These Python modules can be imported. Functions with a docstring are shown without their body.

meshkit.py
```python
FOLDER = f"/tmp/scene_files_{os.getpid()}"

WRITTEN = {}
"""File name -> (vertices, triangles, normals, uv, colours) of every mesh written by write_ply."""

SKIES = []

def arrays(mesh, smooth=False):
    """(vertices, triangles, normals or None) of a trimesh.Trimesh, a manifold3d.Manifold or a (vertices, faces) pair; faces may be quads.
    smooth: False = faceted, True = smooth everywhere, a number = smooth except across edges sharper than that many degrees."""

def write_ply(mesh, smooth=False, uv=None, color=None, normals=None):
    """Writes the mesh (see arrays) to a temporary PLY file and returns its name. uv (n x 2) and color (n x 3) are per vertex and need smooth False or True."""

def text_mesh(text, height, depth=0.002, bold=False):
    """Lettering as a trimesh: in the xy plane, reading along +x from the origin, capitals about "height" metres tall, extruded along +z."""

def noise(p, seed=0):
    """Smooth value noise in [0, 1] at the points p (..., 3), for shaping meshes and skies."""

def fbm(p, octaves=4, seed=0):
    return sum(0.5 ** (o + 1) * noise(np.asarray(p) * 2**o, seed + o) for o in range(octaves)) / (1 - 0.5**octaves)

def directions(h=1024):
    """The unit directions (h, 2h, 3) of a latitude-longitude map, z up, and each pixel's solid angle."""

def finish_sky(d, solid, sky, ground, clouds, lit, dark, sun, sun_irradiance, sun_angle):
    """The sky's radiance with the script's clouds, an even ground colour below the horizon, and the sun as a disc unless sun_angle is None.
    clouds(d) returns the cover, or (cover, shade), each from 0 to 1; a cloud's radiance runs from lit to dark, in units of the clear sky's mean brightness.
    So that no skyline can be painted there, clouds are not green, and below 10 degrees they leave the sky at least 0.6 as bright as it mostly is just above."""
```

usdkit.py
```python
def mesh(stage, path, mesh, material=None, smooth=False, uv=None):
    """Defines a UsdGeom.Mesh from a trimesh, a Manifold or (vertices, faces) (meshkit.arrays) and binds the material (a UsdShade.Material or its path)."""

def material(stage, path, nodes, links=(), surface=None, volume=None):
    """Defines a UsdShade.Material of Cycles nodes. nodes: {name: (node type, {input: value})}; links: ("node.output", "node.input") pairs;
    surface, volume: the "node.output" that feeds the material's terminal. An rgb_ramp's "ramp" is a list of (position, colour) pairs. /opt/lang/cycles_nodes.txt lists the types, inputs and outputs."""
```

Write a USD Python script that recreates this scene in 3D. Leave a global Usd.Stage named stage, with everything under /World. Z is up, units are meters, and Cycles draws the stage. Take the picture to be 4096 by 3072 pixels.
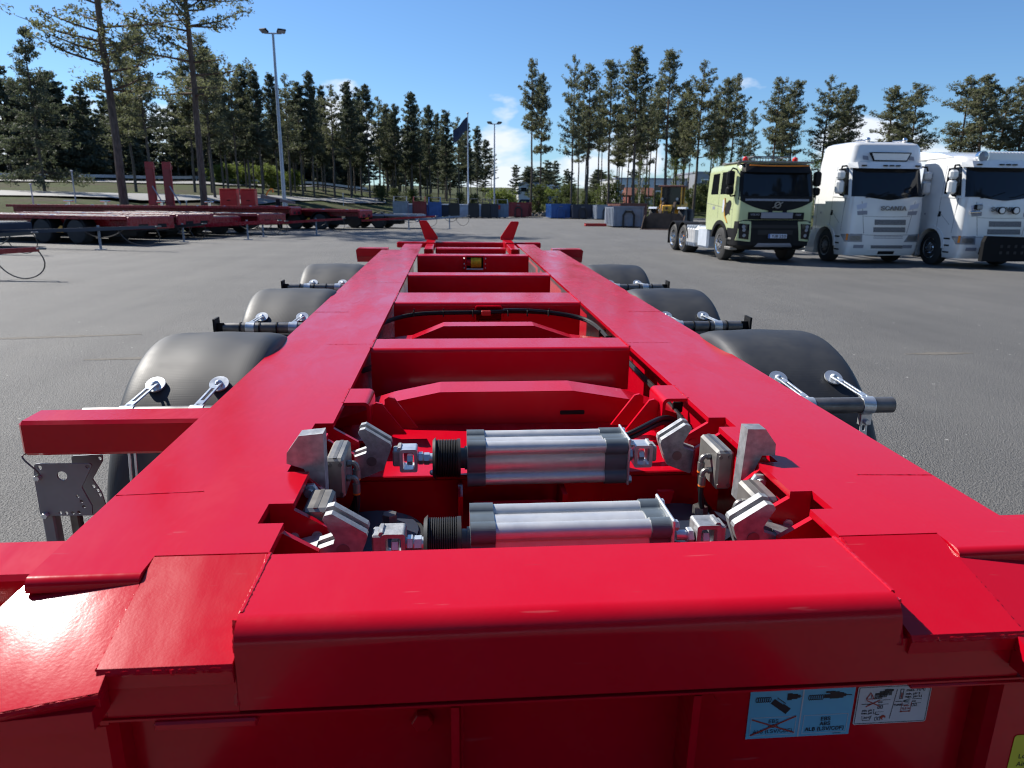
import math, random
import numpy as np
import trimesh, usdkit, meshkit
from shapely.geometry import Polygon, Point, box as sbox, LineString
from shapely.ops import unary_union
from shapely import affinity
from scipy.spatial import ConvexHull
from pxr import Usd, UsdGeom, UsdLux, UsdShade, Gf, Sdf, Vt

stage = Usd.Stage.CreateInMemory()
UsdGeom.SetStageUpAxis(stage, UsdGeom.Tokens.z)
UsdGeom.SetStageMetersPerUnit(stage, 1.0)
UsdGeom.Xform.Define(stage, '/World')
UsdGeom.Scope.Define(stage, '/World/Looks')
D2R = math.pi / 180


def axes(pitch, yaw, roll):
    """forward, right, up of a camera that looks down by pitch, turned right by yaw, rolled by roll (degrees)"""
    p, y, r = pitch * D2R, yaw * D2R, roll * D2R
    f = np.array([math.sin(y) * math.cos(p), math.cos(y) * math.cos(p), -math.sin(p)])
    rt = np.array([math.cos(y), -math.sin(y), 0])
    up = np.cross(rt, f)
    return np.array([f, math.cos(r) * rt + math.sin(r) * up, math.cos(r) * up - math.sin(r) * rt])


# ---------------------------------------------------------------- camera
EYE = np.array([0.0, 0.0, 1.78])
CAM = axes(14.32, 4.88, 0.5)
cam = UsdGeom.Camera.Define(stage, '/World/camera')
m = Gf.Matrix4d(1.0)
for i, v in enumerate((CAM[1], CAM[2], -CAM[0], EYE)):
    m.SetRow3(i, Gf.Vec3d(*map(float, v)))
cam.AddTransformOp().Set(m)
cam.CreateHorizontalApertureAttr(9.8)
cam.CreateVerticalApertureAttr(7.35)
cam.CreateFocalLengthAttr(6.795)
cam.CreateFStopAttr(1.9)
cam.CreateFocusDistanceAttr(1.9)
cam.CreateClippingRangeAttr(Gf.Vec2f(0.05, 6000))
cam.CreateExposureAttr(EXPO := 0.84)

# ---------------------------------------------------------------- sky and sun
SUN_AZ, SUN_EL = -53.0, 43.0          # degrees clockwise from +y, degrees above the ground
SUN = np.array([math.sin(SUN_AZ * D2R) * math.cos(SUN_EL * D2R), math.cos(SUN_AZ * D2R) * math.cos(SUN_EL * D2R), math.sin(SUN_EL * D2R)])
sky = UsdLux.DomeLight.Define(stage, '/World/sky')
skymat = usdkit.material(stage, '/World/Looks/sky_air', {
    'sky': ('sky_texture', {'sky_type': 'single_scattering', 'sun_disc': False, 'sun_elevation': SUN_EL * D2R, 'sun_rotation': SUN_AZ * D2R, 'altitude': 100.0, 'air_density': 1.0, 'aerosol_density': 0.3, 'ozone_density': 1.6}),
    'tc': ('texture_coordinate', {}),
    'sep': ('separate_xyz', {}),
    'map': ('mapping', {'scale': (1.0, 1.0, 1.9), 'location': (0.35, 0.1, 0.0)}),
    'n': ('noise_texture', {'scale': 6.5, 'detail': 9.0, 'roughness': 0.5, 'distortion': 0.15}),
    # clouds only low in the sky: a band around the whole horizon
    'band': ('rgb_ramp', {'ramp': [(0.0, (.12, .12, .12)), (0.06, (.17, .17, .17)), (0.11, (.13, .13, .13)), (0.15, (.02, .02, .02)), (0.19, (-.15, -.15, -.15)), (1.0, (-.3, -.3, -.3))]}),
    'bias': ('math', {'math_type': 'add'}),
    'cov': ('map_range', {'from_min': 0.655, 'from_max': 0.735, 'to_min': 0.0, 'to_max': 0.9, 'clamp': True}),
    'mx': ('mix', {'color2': (8.2, 8.6, 9.4)}),
    'gr': ('mix', {'mix_type': 'multiply', 'fac': 1.0, 'color2': (.62, .88, 1.18)}),
    'bg': ('background_shader', {'strength': 0.066}),
}, [('tc.generated', 'map.vector'), ('tc.generated', 'sep.vector'), ('map.vector', 'n.vector'), ('sep.z', 'band.fac'), ('n.fac', 'bias.value1'), ('band.color', 'bias.value2'),
    ('bias.value', 'cov.value'), ('cov.result', 'mx.fac'), ('sky.color', 'gr.color1'), ('gr.color', 'mx.color1'), ('mx.color', 'bg.color')], surface='bg.background')
UsdShade.MaterialBindingAPI.Apply(sky.GetPrim()).Bind(skymat)
sun = UsdLux.DistantLight.Define(stage, '/World/sun')
sun.CreateIntensityAttr(1.25)
sun.CreateAngleAttr(0.53)
sun.CreateNormalizeAttr(True)
sun.CreateColorAttr(Gf.Vec3f(1.0, 0.95, 0.87))
zax = SUN
xax = np.cross([0, 0, 1.0], zax); xax /= np.linalg.norm(xax)
yax = np.cross(zax, xax)
m = Gf.Matrix4d(1.0)
for i, v in enumerate((xax, yax, zax)):
    m.SetRow3(i, Gf.Vec3d(*map(float, v)))
sun.AddTransformOp().Set(m)

# ---------------------------------------------------------------- helpers
USED = {}


def numbered(parent, name):
    k = USED.setdefault((str(parent), name), 0)
    USED[(str(parent), name)] = k + 1
    return name if k == 0 else f'{name}_{k:03d}'


def info(prim, label=None, cat=None, group=None, kind=None):
    for k, v in (('label', label), ('category', cat), ('group', group), ('kind', kind)):
        if v:
            prim.SetCustomDataByKey(k, v)
    return prim


def mat4(R=None, t=(0, 0, 0)):
    g = Gf.Matrix4d(1.0)
    if R is not None:
        for i in range(3):
            g.SetRow3(i, Gf.Vec3d(*map(float, np.asarray(R)[:, i])))
    g.SetTranslateOnly(Gf.Vec3d(*map(float, t)))
    return g


def rotz(a):
    c, s = math.cos(a), math.sin(a)
    return np.array([[c, -s, 0], [s, c, 0], [0, 0, 1.0]])


def thing(name, label, cat, loc=(0, 0, 0), rz=0.0, group=None, kind=None, R=None, scale=None):
    x = UsdGeom.Xform.Define(stage, '/World/' + numbered('/World', name))
    R = rotz(rz * D2R) if R is None else R
    if scale is not None:
        R = R * np.asarray(scale)[None, :] if np.ndim(scale) else R * scale
    x.AddTransformOp().Set(mat4(R, loc))
    return info(x.GetPrim(), label, cat, group, kind)


def copy_of(src, label, cat, loc, rz=0.0, group=None, R=None, scale=None, name=None):
    t = thing(name or src.GetName().rstrip('0123456789').rstrip('_'), label, cat, loc, rz, group, None, R, scale)
    t.GetReferences().AddInternalReference(src.GetPath())
    t.SetInstanceable(True)
    return t


class MB:
    """collects simple solids into one mesh"""

    def __init__(s):
        s.v, s.f, s.n, s.curved = [], [], 0, False

    def add(s, v, f, M=None):
        v = np.asarray(v, float)
        if M is not None:
            v = v @ np.asarray(M)[:3, :3].T + np.asarray(M)[:3, 3]
        s.v.append(v); s.f.append(np.asarray(f, int) + s.n); s.n += len(v)
        return s

    def mesh(s, t):
        return s.add(t.vertices, t.faces)

    def box(s, c, d, b=0.0, R=None):
        """box of size d about c, edges chamfered by b"""
        h = np.asarray(d, float) / 2
        if b <= 0:
            v = np.array([[x, y, z] for x in (-1, 1) for y in (-1, 1) for z in (-1, 1)]) * h
        else:
            b = min(b, h.min() * .9)
            v = []
            for sx in (-1, 1):
                for sy in (-1, 1):
                    for sz in (-1, 1):
                        for k in range(3):
                            q = np.array([sx, sy, sz]) * (h - b)
                            q[k] = (sx, sy, sz)[k] * h[k]
                            v.append(q)
            v = np.array(v)
        return s.hull(v, R, c)

    def b2(s, lo, hi, b=0.0):
        lo, hi = np.minimum(lo, hi), np.maximum(lo, hi)
        return s.box((lo + hi) / 2, hi - lo, b)

    def hull(s, pts, R=None, c=(0, 0, 0)):
        pts = np.asarray(pts, float)
        h = ConvexHull(pts)
        f = h.simplices.copy()
        nrm = np.cross(pts[f[:, 1]] - pts[f[:, 0]], pts[f[:, 2]] - pts[f[:, 0]])
        flip = (nrm * h.equations[:, :3]).sum(1) < 0
        f[flip] = f[flip][:, ::-1]
        if R is not None:
            pts = pts @ np.asarray(R).T
        return s.add(pts + np.asarray(c), f)

    def prism(s, poly, axis, a, b, M=None):
        """polygon of two coordinates pushed along an axis from a to b (x: (y,z); y: (x,z); z: (x,y))"""
        if not isinstance(poly, Polygon) and not hasattr(poly, 'geoms'):
            poly = Polygon(poly)
        for g in getattr(poly, 'geoms', [poly]):
            t = trimesh.creation.extrude_polygon(g, abs(b - a), engine='earcut')
            v = np.array(t.vertices); f = np.array(t.faces)
            w = v[:, 2] + min(a, b)
            if axis == 'z':
                q = np.c_[v[:, 0], v[:, 1], w]
            elif axis == 'x':
                q = np.c_[w, v[:, 0], v[:, 1]]
            else:
                q = np.c_[v[:, 0], w, v[:, 1]]; f = f[:, ::-1]
            s.add(q, f, M)
        return s

    def cyl(s, p0, p1, r0, r1=None, n=16, caps=True):
        return s.lathe(p0, p1, [(0, r0), (1, r0 if r1 is None else r1)], n, caps)

    def lathe(s, p0, p1, prof, n=24, caps=True):
        """profile of (fraction along p0..p1, radius) turned about that line"""
        p0, p1 = np.asarray(p0, float), np.asarray(p1, float)
        d = p1 - p0
        e = d / np.linalg.norm(d)
        u = np.cross(e, [0, 0, 1.0] if abs(e[2]) < .9 else [1.0, 0, 0]); u /= np.linalg.norm(u)
        w = np.cross(e, u)
        a = np.arange(n) * 2 * math.pi / n
        ring = np.cos(a)[:, None] * u + np.sin(a)[:, None] * w
        v = np.vstack([p0 + d * t + ring * r for t, r in prof])
        k = len(prof)
        f = []
        i = np.arange(n); j = (i + 1) % n
        for q in range(k - 1):
            A, B, C, Dd = q * n + i, q * n + j, (q + 1) * n + j, (q + 1) * n + i
            f += [np.c_[A, B, C], np.c_[A, C, Dd]]
        if caps:
            v = np.vstack([v, p0 + d * prof[0][0], p0 + d * prof[-1][0]])
            f += [np.c_[j, i, np.full(n, k * n)], np.c_[(k - 1) * n + i, (k - 1) * n + j, np.full(n, k * n + 1)]]
        s.curved = True
        return s.add(v, np.vstack(f))

    def tube(s, path, r, n=8):
        path = np.asarray(path, float)
        r = np.broadcast_to(r, len(path))
        t = np.gradient(path, axis=0)
        t /= np.linalg.norm(t, axis=1, keepdims=True) + 1e-12
        u = np.cross(t[0], [0, 0, 1.0]) if abs(t[0][2]) < .9 else np.cross(t[0], [1.0, 0, 0])
        u /= np.linalg.norm(u)
        a = np.arange(n) * 2 * math.pi / n
        v = []
        for p, tt, rr in zip(path, t, r):
            u = u - tt * (u @ tt); u /= np.linalg.norm(u)
            w = np.cross(tt, u)
            v.append(p + rr * (np.cos(a)[:, None] * u + np.sin(a)[:, None] * w))
        k = len(path)
        i = np.arange(n); j = (i + 1) % n
        f = []
        for q in range(k - 1):
            A, B, C, Dd = q * n + i, q * n + j, (q + 1) * n + j, (q + 1) * n + i
            f += [np.c_[A, B, C], np.c_[A, C, Dd]]
        v.append(path[:1]); v.append(path[-1:])
        f += [np.c_[j, i, np.full(n, k * n)], np.c_[(k - 1) * n + i, (k - 1) * n + j, np.full(n, k * n + 1)]]
        s.curved = True
        return s.add(np.vstack(v), np.vstack(f))

    def ball(s, c, r, sub=2):
        t = trimesh.creation.icosphere(sub, 1.0)
        s.curved = True
        return s.add(np.array(t.vertices) * r + np.asarray(c), t.faces)

    def out(s):
        return np.vstack(s.v), np.vstack(s.f)


TINY = {'black_print', 'red_print', 'white_lines', 'face_screws', 'cable_ties', 'cable_tie', 'rivet', 'plate_slot', 'hand_holes', 'light_bar_tubes', 'red_cross', 'plate_number', 'maker_lettering', 'model_lettering', 'weld_seam', 'plate_bolt'}


def obj(name, mb, mat, parent=None, label=None, smooth=None):
    p = parent.GetPath() if parent is not None else Sdf.Path('/World')
    v, f = mb.out() if isinstance(mb, MB) else mb
    cur = mb.curved if isinstance(mb, MB) else False
    me = usdkit.mesh(stage, f'{p}/{numbered(p, name)}', (v, f), mat, smooth=(32 if cur else False) if smooth is None else smooth)
    return info(me.GetPrim(), label, kind='stuff' if name in TINY else None)


def hexprism(mb, p0, p1, r):
    return mb.lathe(p0, p1, [(0, r * .9), (.12, r), (.88, r), (1, r * .9)], 6)


def smoothpath(pts, n=40):
    pts = np.asarray(pts, float)
    from scipy.interpolate import CubicSpline
    t = np.r_[0, np.cumsum(np.linalg.norm(np.diff(pts, axis=0), axis=1))]
    return CubicSpline(t, pts)(np.linspace(0, t[-1], n))


# ---------------------------------------------------------------- materials
def mat(name, col, rough=.5, metal=0.0, var=0.0, vscale=6.0, bump=0.0, bscale=60.0, bdist=.002, spec=.5, coat=0.0, rvar=0.0, rscale=9.0, trans=0.0, alpha=1.0, emit=None):
    nodes = {'p': ('principled_bsdf', {'base_color': col, 'roughness': rough, 'metallic': metal, 'specular_ior_level': spec, 'coat_weight': coat, 'coat_roughness': .06, 'transmission_weight': trans})}
    if emit:
        nodes['p'][1]['emission_color'] = emit[0]; nodes['p'][1]['emission_strength'] = emit[1]
    links = []
    if var or bump or rvar:
        nodes['tc'] = ('texture_coordinate', {})
    if var:
        nodes['n'] = ('noise_texture', {'scale': vscale, 'detail': 5.0, 'roughness': .6})
        c = np.asarray(col)
        nodes['r'] = ('rgb_ramp', {'ramp': [(0.3, tuple(c * (1 - var))), (0.7, tuple(np.minimum(c * (1 + var) + var * .01, 1)))]})
        links += [('tc.object', 'n.vector'), ('n.fac', 'r.fac'), ('r.color', 'p.base_color')]
    if rvar:
        nodes['rn'] = ('noise_texture', {'scale': rscale, 'detail': 4.0, 'roughness': .6})
        nodes['rm'] = ('map_range', {'from_min': .35, 'from_max': .65, 'to_min': max(.02, rough - rvar), 'to_max': min(1.0, rough + rvar), 'clamp': True})
        links += [('tc.object', 'rn.vector'), ('rn.fac', 'rm.value'), ('rm.result', 'p.roughness')]
    if bump:
        nodes['bn'] = ('noise_texture', {'scale': bscale, 'detail': 3.0, 'roughness': .55})
        nodes['b'] = ('bump', {'strength': bump, 'distance': bdist})
        links += [('tc.object', 'bn.vector'), ('bn.fac', 'b.height'), ('b.normal', 'p.normal')]
    return usdkit.material(stage, '/World/Looks/' + name, nodes, links, surface='p.BSDF')


RED_C = (.42, .0012, .0115)


def red_paint(name, col=RED_C, lo=.13, hi=.30, dust=.22, bump=.08, bscale=120.0, bdist=.0012):
    """glossy red machine paint: patchy gloss, faint dust film, scuffs"""
    return usdkit.material(stage, '/World/Looks/' + name, {
        'tc': ('texture_coordinate', {}),
        'mp': ('mapping', {'scale': (1.0, 0.35, 1.0)}),
        'rn': ('noise_texture', {'scale': 7.0, 'detail': 5.0, 'roughness': .65, 'distortion': .3}),
        'rm': ('map_range', {'from_min': .35, 'from_max': .68, 'to_min': lo, 'to_max': hi, 'clamp': True}),
        'dn': ('noise_texture', {'scale': 3.2, 'detail': 9.0, 'roughness': .7}),
        'dm': ('map_range', {'from_min': .45, 'from_max': .8, 'to_min': 0.0, 'to_max': dust, 'clamp': True}),
        'sm': ('mapping', {'scale': (7.0, 90.0, 30.0)}),
        'sn': ('noise_texture', {'scale': 1.0, 'detail': 2.0, 'roughness': .5}),
        'ss': ('map_range', {'from_min': .705, 'from_max': .75, 'to_min': 0.0, 'to_max': .13, 'clamp': True}),
        'mx': ('mix', {'color1': col, 'color2': (.40, .022, .036)}),
        'm2': ('mix', {'color2': (.45, .25, .25)}),
        'bn': ('noise_texture', {'scale': bscale, 'detail': 2.0, 'roughness': .5}),
        'b': ('bump', {'strength': bump, 'distance': bdist}),
        'p': ('principled_bsdf', {'specular_ior_level': .27, 'coat_weight': .06, 'coat_roughness': .04}),
    }, [('tc.object', 'mp.vector'), ('mp.vector', 'rn.vector'), ('rn.fac', 'rm.value'), ('rm.result', 'p.roughness'), ('tc.object', 'dn.vector'), ('dn.fac', 'dm.value'), ('dm.result', 'mx.fac'),
        ('tc.object', 'sm.vector'), ('sm.vector', 'sn.vector'), ('sn.fac', 'ss.value'), ('ss.result', 'm2.fac'), ('mx.color', 'm2.color1'), ('m2.color', 'p.base_color'),
        ('tc.object', 'bn.vector'), ('bn.fac', 'b.height'), ('b.normal', 'p.normal'), ('b.normal', 'p.coat_normal')], surface='p.BSDF')


M = {}
M['red'] = red_paint('red_paint')
M['red_slope'] = red_paint('red_sloping_paint', lo=.18, hi=.34, bump=.12, bscale=240.0, bdist=.0008)
M['red_hammer'] = red_paint('red_hammered_paint', lo=.07, hi=.12, bump=.08, bscale=200.0, bdist=.0007, dust=.15)
M['red_far'] = mat('red_trailer_paint', (.22, .004, .012), .3, var=.2, vscale=3, rvar=.12)
M['red_bright'] = mat('bright_red_paint', (.38, .012, .012), .4, var=.15)
M['alu'] = mat('brushed_aluminium', (.60, .60, .60), .40, .6, var=.06, vscale=40, bump=.1, bscale=300, bdist=.0004, rvar=.08)
M['alu_dull'] = mat('dull_cast_aluminium', (.24, .23, .215), .45, .6, var=.18, vscale=25, rvar=.1)
M['zinc'] = mat('zinc_plate', (.62, .65, .67), .34, .75, var=.12, vscale=30, rvar=.1)
M['galv'] = mat('rough_galvanised_steel', (.31, .315, .325), .5, .6, var=.3, vscale=45, bump=.35, bscale=160, bdist=.0015, rvar=.12)
M['steel_dark'] = mat('dark_steel_tube', (.17, .165, .16), .42, .7, var=.25, vscale=20, rvar=.1)
M['grey_plate'] = mat('grey_powder_coat', (.20, .21, .225), .45, .3, var=.1, vscale=12, rvar=.06)
M['cap'] = mat('blue_grey_cap', (.075, .095, .115), .45, 0, var=.12, vscale=30, bump=.15, bscale=400, bdist=.0004)
M['rubber'] = mat('black_rubber', (.012, .012, .012), .5, var=.2, vscale=20)
M['tyre'] = mat('tyre_rubber', (.014, .014, .0145), .75, var=.25, vscale=12)
M['cable'] = mat('black_cable', (.01, .01, .011), .4)
M['black'] = mat('black_plastic', (.010, .0105, .012), .6, var=.15, vscale=8, spec=.14)
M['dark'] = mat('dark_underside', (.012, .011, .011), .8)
M['matt_black'] = mat('matt_black_paint', (.008, .0085, .010), .75, spec=.08)
M['strap'] = mat('yellow_strap', (.55, .40, .01), .8, var=.25, vscale=30)
M['orange'] = mat('orange_ring', (.75, .16, .02), .4)
M['white'] = mat('white_cab_paint', (.63, .64, .64), .22, coat=.5, rvar=.05)
M['offwhite'] = mat('white_sticker', (.42, .46, .56), .5)
M['sky_sticker'] = mat('light_blue_sticker', (.10, .36, .60), .45)
M['yellow_sticker'] = mat('yellow_sticker', (.5, .48, .03), .5)
M['ink'] = mat('black_ink', (.006, .007, .012), .5)
M['ink_red'] = mat('red_ink', (.28, .03, .02), .5)
M['green_cab'] = mat('pale_green_cab_paint', (.40, .45, .245), .25, coat=.4, rvar=.05)
M['glass'] = mat('dark_glass', (.006, .007, .009), .04, spec=.4)
M['lens'] = mat('lamp_lens', (.20, .22, .25), .08, spec=.8)
M['amber'] = mat('amber_lens', (.75, .22, .02), .2)
M['chrome'] = mat('chrome', (.75, .75, .76), .12, 1.0)
M['grey_bar'] = mat('grey_trim', (.20, .21, .25), .4)
M['red_lamp'] = mat('red_lamp', (.6, .02, .015), .2)
M['pole'] = mat('galvanised_pole', (.33, .36, .40), .45, .6, var=.1)
M['yellow'] = mat('loader_yellow', (.55, .27, .02), .45, var=.25)
M['rust'] = mat('worn_brown_steel', (.055, .032, .02), .6, .3, var=.4, vscale=3)
M['wood'] = mat('deck_boards', (.12, .058, .05), .6, spec=.12, var=.4, vscale=8, rvar=.14, bump=.3, bscale=9, bdist=.02)
for k, c in {'c_blue': (.012, .07, .24), 'c_navy': (.008, .014, .03), 'c_black': (.008, .009, .011), 'c_grey': (.17, .20, .25), 'c_red': (.17, .012, .015), 'c_steel': (.10, .15, .22), 'c_light': (.42, .46, .52)}.items():
    M[k] = mat({'c_blue': 'blue', 'c_navy': 'navy', 'c_black': 'black', 'c_grey': 'grey', 'c_red': 'dark_red', 'c_steel': 'slate_blue', 'c_light': 'light_grey'}[k] + '_container_paint', c, .45, var=.2, vscale=2)
# ================================================================ ground
BEAR = [-75, -50, -31, -24, -18, -10, -2, 5, 20, 41, 75]
PROF = [[(40, 0), (48, 1.6), (400, 9)], [(42, 0), (48, 1.5), (60, 2.2), (84, 3.6), (400, 11)],
        [(44, 0), (49, 1.5), (54, 1.87), (63, 2.31), (84, 3.53), (94, 3.93), (110, 4.3), (160, 5), (400, 11)],
        [(44, 0), (49.5, 1.6), (58, 1.8), (69, 2.2), (94, 3.7), (105, 4.2), (120, 4.5), (160, 5), (400, 11)],
        [(56, 0), (62, 1.3), (66, 1.69), (78, 2.11), (104, 3.83), (116, 4.48), (130, 4.7), (170, 5.2), (400, 11)],
        [(74, 0), (80, 1.2), (88, 1.75), (101, 2.0), (130, 4.16), (142, 4.5), (160, 4.8), (200, 5.4), (400, 10)],
        [(93, 0), (100, .9), (130, 1.9), (160, 2.6), (200, 3.6), (400, 8)],
        [(98, 0), (106, .5), (130, 1.0), (200, 2.2), (300, 3.4), (400, 5.5)],
        [(95, 0), (103, .7), (130, 1.4), (200, 2.6), (400, 7)],
        [(58, 0), (66, .7), (120, 2.0), (200, 3.4), (400, 8)], [(50, 0), (60, .6), (400, 8)]]
PD = np.r_[0, np.arange(20, 220, 2.0), np.arange(220, 420, 20.0), 700, 1200, 2500]
TAB = np.array([np.interp(PD, [0] + [d for d, z in p] + [2500], [0] + [z for d, z in p] + [p[-1][1] + 46]) for p in PROF])


def terr(x, y):
    """height of the ground"""
    x, y = np.asarray(x, float), np.asarray(y, float)
    d = np.hypot(x, y)
    b = np.degrees(np.arctan2(x, y))
    # profiles are given by depth along +y near the middle, by distance at the sides
    dep = np.maximum(y, d * .25)
    bi = np.clip(np.interp(b, BEAR, np.arange(len(BEAR))), 0, len(BEAR) - 1.001)
    i = bi.astype(int); t = bi - i
    z = (1 - t) * _col(i, dep) + t * _col(i + 1, dep)
    back = np.clip((np.abs(b) - 75) / 20, 0, 1)
    return z * (1 - back)


def _col(i, d):
    j = np.clip(np.searchsorted(PD, d) - 1, 0, len(PD) - 2)
    t = np.clip((d - PD[j]) / (PD[j + 1] - PD[j]), 0, 1)
    return TAB[i, j] * (1 - t) + TAB[i, j + 1] * t


def grid(us, vs, fn):
    U, V = np.meshgrid(us, vs, indexing='ij')
    P = fn(U, V)
    n, k = U.shape
    i, j = np.meshgrid(np.arange(n - 1), np.arange(k - 1), indexing='ij')
    a = (i * k + j).ravel()
    return P.reshape(-1, 3), np.r_[np.c_[a, a + 1, a + k + 1], np.c_[a, a + k + 1, a + k]]


def up_faces(v, f):
    n = np.cross(v[f[:, 1]] - v[f[:, 0]], v[f[:, 2]] - v[f[:, 0]])[:, 2] < 0
    f = f.copy(); f[n] = f[n][:, ::-1]
    return v, f


def gfn(A, Dd):
    x, y = np.sin(np.radians(A)) * Dd, np.cos(np.radians(A)) * Dd
    nz = (meshkit.fbm(np.stack([x * .12, y * .12, x * 0], -1), 3, 3) - .5) * .5
    t = terr(x, y)
    return np.stack([x, y, t - .03 + nz * np.clip(t * .6, 0, .6)], -1)


gv, gf = grid(np.arange(-180, 181, 2.0), np.r_[0, 5, 20, np.arange(36, 180, 3.0), np.arange(180, 420, 15), 600, 1000, 2400], gfn)
grass_ground = usdkit.material(stage, '/World/Looks/rough_grass_ground', {
    'tc': ('texture_coordinate', {}), 'n1': ('noise_texture', {'scale': .22, 'detail': 6.0, 'roughness': .65}), 'n2': ('noise_texture', {'scale': 3.0, 'detail': 5.0, 'roughness': .7}),
    'r1': ('rgb_ramp', {'ramp': [(.36, (.055, .046, .030)), (.48, (.050, .056, .022)), (.64, (.044, .064, .018))]}),
    'r2': ('rgb_ramp', {'ramp': [(.3, (.55, .55, .55)), (.7, (1.25, 1.25, 1.25))]}),
    'm': ('mix', {'mix_type': 'multiply', 'fac': 1.0}), 'b': ('bump', {'strength': .6, 'distance': .25}), 'p': ('principled_bsdf', {'roughness': .9, 'specular_ior_level': .1})},
    [('tc.object', 'n1.vector'), ('tc.object', 'n2.vector'), ('n1.fac', 'r1.fac'), ('n2.fac', 'r2.fac'), ('r1.color', 'm.color1'), ('r2.color', 'm.color2'), ('m.color', 'p.base_color'), ('n2.fac', 'b.height'), ('b.normal', 'p.normal')], surface='p.BSDF')
info(obj('ground', up_faces(gv, gf), grass_ground, smooth=True), 'rough grass and brown soil ground beyond the yard', 'ground', kind='structure')

asphalt = usdkit.material(stage, '/World/Looks/asphalt', {
    'tc': ('texture_coordinate', {}),
    'v': ('voronoi_texture', {'scale': 95.0}), 'v2': ('voronoi_texture', {'scale': 48.0}),
    'n': ('noise_texture', {'scale': 46.0, 'detail': 4.0, 'roughness': .75}),
    'big': ('noise_texture', {'scale': .35, 'detail': 6.0, 'roughness': .62}),
    'mp': ('mapping', {'scale': (1.3, .09, 1.0), 'rotation': (0, 0, 1.15)}), 'st': ('noise_texture', {'scale': 1.0, 'detail': 5.0, 'roughness': .6}),
    'grain': ('rgb_ramp', {'ramp': [(.22, (.034, .0335, .0325)), (.42, (.090, .0885, .0855)), (.6, (.130, .128, .124)), (.8, (.235, .231, .222))]}),
    'tone': ('rgb_ramp', {'ramp': [(.3, (.86, .86, .86)), (.7, (1.16, 1.15, 1.13))]}),
    'tone2': ('rgb_ramp', {'ramp': [(.3, (.88, .88, .885)), (.55, (1.0, 1.0, 1.0)), (.72, (1.08, 1.075, 1.06))]}),
    'm1': ('mix', {'mix_type': 'multiply', 'fac': 1.0}), 'm2': ('mix', {'mix_type': 'multiply', 'fac': 1.0}),
    'w': ('white_noise_texture', {}), 'sp': ('map_range', {'from_min': .9992, 'from_max': .9996, 'to_min': 0.0, 'to_max': .7, 'clamp': True}), 'm3': ('mix', {'color2': (.45, .44, .42)}),
    'ad': ('math', {'math_type': 'add'}),
    'b': ('bump', {'strength': 1.0, 'distance': .010}), 'p': ('principled_bsdf', {'roughness': .72, 'specular_ior_level': .42})},
    [('tc.object', 'v.vector'), ('tc.object', 'v2.vector'), ('tc.object', 'n.vector'), ('tc.object', 'big.vector'), ('tc.object', 'mp.vector'), ('mp.vector', 'st.vector'), ('n.fac', 'grain.fac'), ('big.fac', 'tone.fac'), ('st.fac', 'tone2.fac'),
     ('grain.color', 'm1.color1'), ('tone.color', 'm1.color2'), ('m1.color', 'm2.color1'), ('tone2.color', 'm2.color2'),
     ('v2.color', 'w.vector'), ('w.value', 'sp.value'), ('sp.result', 'm3.fac'), ('m2.color', 'm3.color1'), ('m3.color', 'p.base_color'),
     ('v.distance', 'ad.value1'), ('n.fac', 'ad.value2'), ('ad.value', 'b.height'), ('b.normal', 'p.normal')], surface='p.BSDF')
edge = []
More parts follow.
